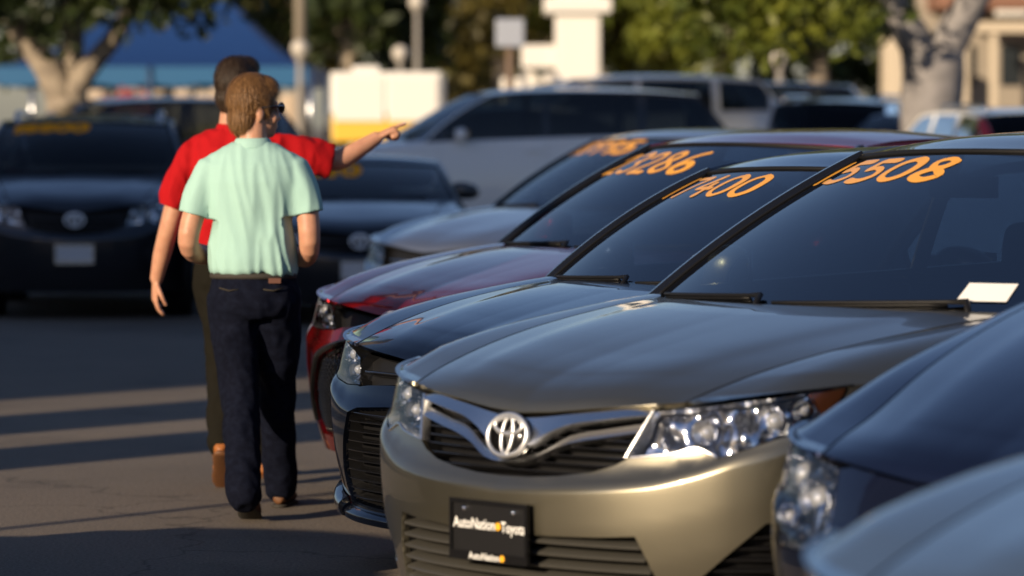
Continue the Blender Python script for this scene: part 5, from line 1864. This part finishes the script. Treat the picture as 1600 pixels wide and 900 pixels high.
# --- man in the mint polo shirt -------------------------------------------------
def mint_man():
    root = empty('person', (-1.005, 14.9, 0))
    tag(root, 'man in mint green polo and dark jeans walking away, wearing sunglasses', 'person')
    # skin: head, neck, arms, hands as one body running under the clothes
    hp, T, rot = head_parts((.005, .02, 1.585), R(-62), R(2), 1.0)
    body = list(hp)
    body.append(limb([(0, -.0, 1.40), (.0, .0, 1.47), (.004, .012, 1.55)], [.068, .058, .055]))
    body.append(ringtube(torso_rings([(.86, .15, .10, 0, .0), (.95, .15, .10, 0, 0), (1.1, .155, .10, 0, -.0), (1.25, .175, .11, 0, -.01), (1.36, .17, .10, 0, -.01), (1.42, .10, .07, 0, 0)])))
    armL = [(-.165, -.01, 1.335), (-.222, -.028, 1.22), (-.262, -.03, 1.06), (-.20, .13, 1.01), (-.09, .27, 1.05)]
    armR = [(.165, -.01, 1.335), (.215, -.028, 1.22), (.232, -.03, 1.05), (.20, .12, 1.00), (.12, .26, 1.03)]
    rr = [.042, .048, .043, .040, .029]
    body += [limb(armL, rr), limb(armR, rr)]
    body += hand_parts(armL[-1], (.75, .62, .12), (0, .1, -1), .95, 'relaxed', 1)
    body += hand_parts(armR[-1], (-.6, .75, .1), (0, .1, -1), .95, 'relaxed', -1)
    V, Fc, N = remesh(body, .0065, 4)
    mesh_obj('body', V, Fc, M_SKIN, root)
    # hair
    hair = [ell(T((0, -.012, .036)), (.083, .101, .097), rot), ell(T((0, -.055, -.035)), (.068, .055, .062), rot), ell(T((0, .034, .076)), (.068, .062, .046), rot), ell(T((0, -.060, -.060)), (.050, .036, .026), rot),
            ell(T((.070, .020, .004)), (.009, .014, .024), rot), ell(T((-.070, .020, .004)), (.009, .014, .024), rot)]
    V, Fc, N = remesh(hair, .006, 10)
    # cut away the face
    iv = np.array([(rot.inverted() @ (Vector(p) - Vector((.005, .02, 1.585))))[:] for p in V])
    V = folds(V, N, .0016, None, 2, (30, 30, 12))
    keep = ~((iv[:, 1] > .055) & (iv[:, 2] < .052)) & ~((np.abs(iv[:, 0]) > .05) & (iv[:, 1] > -.03) & (iv[:, 2] < -.028))
    V[~keep] = np.array([(Vector((.005, .02, 1.585)) + rot @ (Vector(q) * .72))[:] for q in iv[~keep]])
    ho = mesh_obj('hair', V, Fc, H_BLOND, root)
    strands(V[keep], Fc, N[keep], T((0, -.035, .125)), 9000, H_BLOND, ho, 1, .05, .2, .0007)
    # sunglasses
    g = empty('sunglasses', T((0, .098, -.004)), 0, root); g.rotation_euler = (0, 0, R(-62))
    M_SG = mat('sunglass_black', (.006, .006, .007), .08, coat=1)
    for sx in (-1, 1):
        V, Fc = ell((sx * .036, .008, 0), (.030, .008, .022)); mesh_obj('lens', V, Fc, M_SG, g)
        MB().tube([(sx * .066, .004, .008), (sx * .083, -.05, .006), (sx * .084, -.105, .0)], .004, 6).build('temple', M_SG, g)
    MB().tube([(-.012, .012, .004), (.012, .012, .004)], .004, 6).build('bridge', M_SG, g)
    # polo shirt
    sh = [ringtube(torso_rings([(.938, .168, .114, 0, .0), (.955, .180, .124, 0, -.004), (1.0, .181, .126, 0, -.006), (1.06, .179, .121, 0, -.008), (1.14, .184, .118, 0, -.012), (1.22, .197, .122, 0, -.014), (1.30, .206, .121, 0, -.014), (1.36, .205, .110, 0, -.01), (1.405, .178, .092, 0, -.004), (1.437, .120, .078, 0, 0), (1.455, .080, .068, 0, .002)])),
          limb([(-.165, -.01, 1.352), (-.208, -.022, 1.27), (-.240, -.03, 1.165)], [.062, .066, .062]), limb([(.165, -.01, 1.352), (.204, -.022, 1.27), (.229, -.03, 1.165)], [.062, .066, .062])]
    zs = lambda p: .45 + 1.3 * max(0, 1.30 - p[2]) * 2.2
    cloth('polo_shirt', sh, M_MINT, root, .0085, .0105, 4, (10, 6, 2.4), 5, zs, cuts=(((-.240, -.03, 1.172), (-.25, -.06, -1), .13), ((.229, -.03, 1.178), (.2, -.06, -1), .13)))
    V, Fc, N = remesh([ringtube([((0, -.002, 1.425), (.088, 0, 0), (0, .080, 0)), ((0, .000, 1.450), (.078, 0, 0), (0, .074, 0)), ((0, .006, 1.468), (.068, 0, 0), (0, .067, 0))])], .006, 2)
    mesh_obj('collar', V, Fc, M_MINT, root)
    # jeans: walking, left leg trailing
    hipL, hipR = (-.085, .0, .86), (.09, .0, .86)
    kneeL, kneeR = (-.055, -.03, .49), (.085, .16, .50)
    ankL, ankR = (-.012, -.335, .10), (.085, .335, .065)
    jn = [ringtube(torso_rings([(.77, .165, .115, .005, .0), (.82, .182, .135, .003, -.01), (.88, .180, .130, 0, -.008), (.935, .168, .114, 0, 0), (.955, .162, .108, 0, 0)])),
          limb([hipL, (-.075, -.01, .70), kneeL, (-.035, -.17, .32), ankL], [.110, .098, .078, .075, .070]),
          limb([hipR, (.09, .07, .70), kneeR, (.086, .25, .30), ankR], [.110, .098, .078, .074, .070])]
    cloth('jeans', jn, M_DENIM, root, .011, .008, 9, (9, 9, 7), 6)
    MB().loop([(.166 * math.cos(a), .114 * math.sin(a), .934) for a in np.linspace(0, 2 * math.pi, 41)[:-1]], .013, 8).build('belt', M_SOLE, root)
    MB().box((.095, -.112, .918), (.050, .012, .020)).build('brand_patch', mat('patch_leather', (.10, .035, .02), .7), root, False)
    # pocket seams
    for sx in (-1, 1):
        MB().tube([(sx * .05, -.130, .885), (sx * .09, -.130, .88), (sx * .13, -.112, .89)], .003, 5).build('pocket_seam', mat('seam_thread', (.03, .024, .015), .9), root)
    up, so = [], []
    shoe(up, so, (-.012, -.36, .075), (.05, 1), R(20)); 
    u1, s1 = [up[-1]], [so[-1]]
    shoe(up, so, (.085, .30, .0), (.1, 1), R(0))
    for uu, ss in ((up[0], so[0]), (up[1], so[1])):
        V, Fc, N = remesh([uu], .008, 3)
        o = mesh_obj('shoe', V, Fc, M_BROWN, root); MB().add(*ss).build('sole', M_SOLE, o)
    # watch on the right wrist
    c = Vector((.138, .235, 1.022)); d = (Vector(armR[-1]) - Vector(armR[-2])).normalized()
    ref = d.cross(Vector((0, 0, 1))).normalized(); b2 = d.cross(ref)
    root.scale = (.95, 1, 1)
    w = MB().loop([c + (ref * math.cos(a) + b2 * math.sin(a)) * .034 for a in np.linspace(0, 2 * math.pi, 25)[:-1]], .009, 6).build('watch', M_SOLE, root)
    return root
mint_man()

def red_man():
    root = empty('person', (-1.175, 16.2, 0))
    tag(root, 'man in red polo pointing right with outstretched arm, dark hair', 'person')
    hc = (.02, .02, 1.70)
    hp, T, rot = head_parts(hc, R(-38), 0, 1.02)
    body = list(hp)
    body.append(limb([(0, 0, 1.50), (.0, .0, 1.58), (.012, .01, 1.66)], [.068, .060, .057]))
    body.append(ringtube(torso_rings([(.90, .15, .10, 0, .0), (1.1, .155, .10, 0, -.0), (1.3, .18, .11, 0, -.01), (1.44, .17, .10, 0, -.01), (1.50, .10, .07, 0, 0)])))
    armL = [(-.160, -.01, 1.41), (-.240, -.01, 1.25), (-.285, .0, 1.11), (-.325, .05, .98), (-.352, .08, .875)]
    armR = [(.14, .0, 1.44), (.32, .06, 1.42), (.455, .11, 1.39), (.55, .15, 1.44), (.635, .18, 1.492)]
    rr = [.042, .050, .044, .040, .029]
    body += [limb(armL, rr), limb(armR, rr)]
    body += hand_parts(armL[-1], (-.06, .05, -1), (.9, .3, 0), 1.02, 'relaxed', 1)
    body += hand_parts(armR[-1], (.85, .25, .42), (.28, .1, -.75), 1.0, 'point', 1)
    V, Fc, N = remesh(body, .0065, 3)
    mesh_obj('body', V, Fc, M_SKIN, root)
    hair = [ell(T((0, -.018, .040)), (.084, .099, .098), rot), ell(T((0, -.055, -.03)), (.068, .055, .060), rot), ell(T((0, .03, .092)), (.070, .07, .045), rot), ell(T((0, -.060, -.068)), (.050, .036, .03), rot)]
    V, Fc, N = remesh(hair, .006, 9)
    iv = np.array([(rot.inverted() @ (Vector(p) - Vector(hc)))[:] for p in V])
    V = folds(V, N, .0022, None, 5, (28, 28, 16))
    bad = ((iv[:, 1] > .058) & (iv[:, 2] < .055)) | ((np.abs(iv[:, 0]) > .05) & (iv[:, 1] > -.03) & (iv[:, 2] < -.025))
    V[bad] = np.array([(Vector(hc) + rot @ (Vector(q) * .72))[:] for q in iv[bad]])
    ho = mesh_obj('hair', V, Fc, H_DARK, root)
    strands(V[~bad], Fc, N[~bad], T((0, -.03, .13)), 7000, H_DARK, ho, 2, .035, .4, .0007)
    sh = [ringtube(torso_rings([(.955, .172, .120, 0, .0), (1.03, .180, .124, 0, 0), (1.12, .183, .122, 0, -.005), (1.28, .205, .126, 0, -.012), (1.38, .212, .124, 0, -.012), (1.44, .204, .108, 0, -.008), (1.485, .178, .092, 0, -.002), (1.515, .12, .078, 0, 0), (1.535, .08, .068, 0, .002)])),
          limb([(-.165, -.01, 1.43), (-.222, -.01, 1.33), (-.268, -.0, 1.185)], [.064, .072, .068]), limb([(.15, .0, 1.44), (.29, .05, 1.425), (.425, .095, 1.39)], [.066, .074, .078])]
    cloth('polo_shirt', sh, M_REDC, root, .0085, .0105, 14, (8, 8, 5), 5, None, cuts=(((-.268, 0, 1.192), (-.3, 0, -1), .14), ((.42, .095, 1.39), (1, .35, -.25), .14)))
    V, Fc, N = remesh([ringtube([((0, .0, 1.505), (.088, 0, 0), (0, .080, 0)), ((0, .002, 1.53), (.079, 0, 0), (0, .075, 0)), ((0, .006, 1.552), (.070, 0, 0), (0, .069, 0))])], .006, 2)
    mesh_obj('collar', V, Fc, M_REDC, root)
    jn = [ringtube(torso_rings([(.80, .165, .115, .005, .0), (.86, .180, .135, .003, -.01), (.92, .178, .130, 0, -.008), (.98, .168, .114, 0, 0), (1.0, .164, .110, 0, 0)])),
          limb([(-.075, 0, .88), (-.05, -.02, .70), (-.04, -.03, .50), (-.035, -.15, .33), (-.03, -.26, .18)], [.110, .095, .078, .076, .070]),
          limb([(.09, 0, .88), (.10, .08, .70), (.10, .17, .50), (.10, .26, .30), (.10, .33, .10)], [.112, .10, .082, .080, .076])]
    cloth('trousers', jn, M_KHAKI, root, .011, .008, 19, (9, 9, 7), 6)
    MB().loop([(.171 * math.cos(a), .119 * math.sin(a), .985) for a in np.linspace(0, 2 * math.pi, 41)[:-1]], .014, 8).build('belt', M_SOLE, root)
    up, so = [], []
    shoe(up, so, (-.035, -.33, .15), (.0, 1), R(38)); shoe(up, so, (.10, .30, .0), (.1, 1), 0)
    for uu, ss in zip(up, so):
        V, Fc, N = remesh([uu], .008, 3)
        o = mesh_obj('shoe', V, Fc, M_TAN, root); MB().add(*ss).build('sole', M_BROWN, o)
    root.scale = (.95, 1, .983)
    return root
red_man()
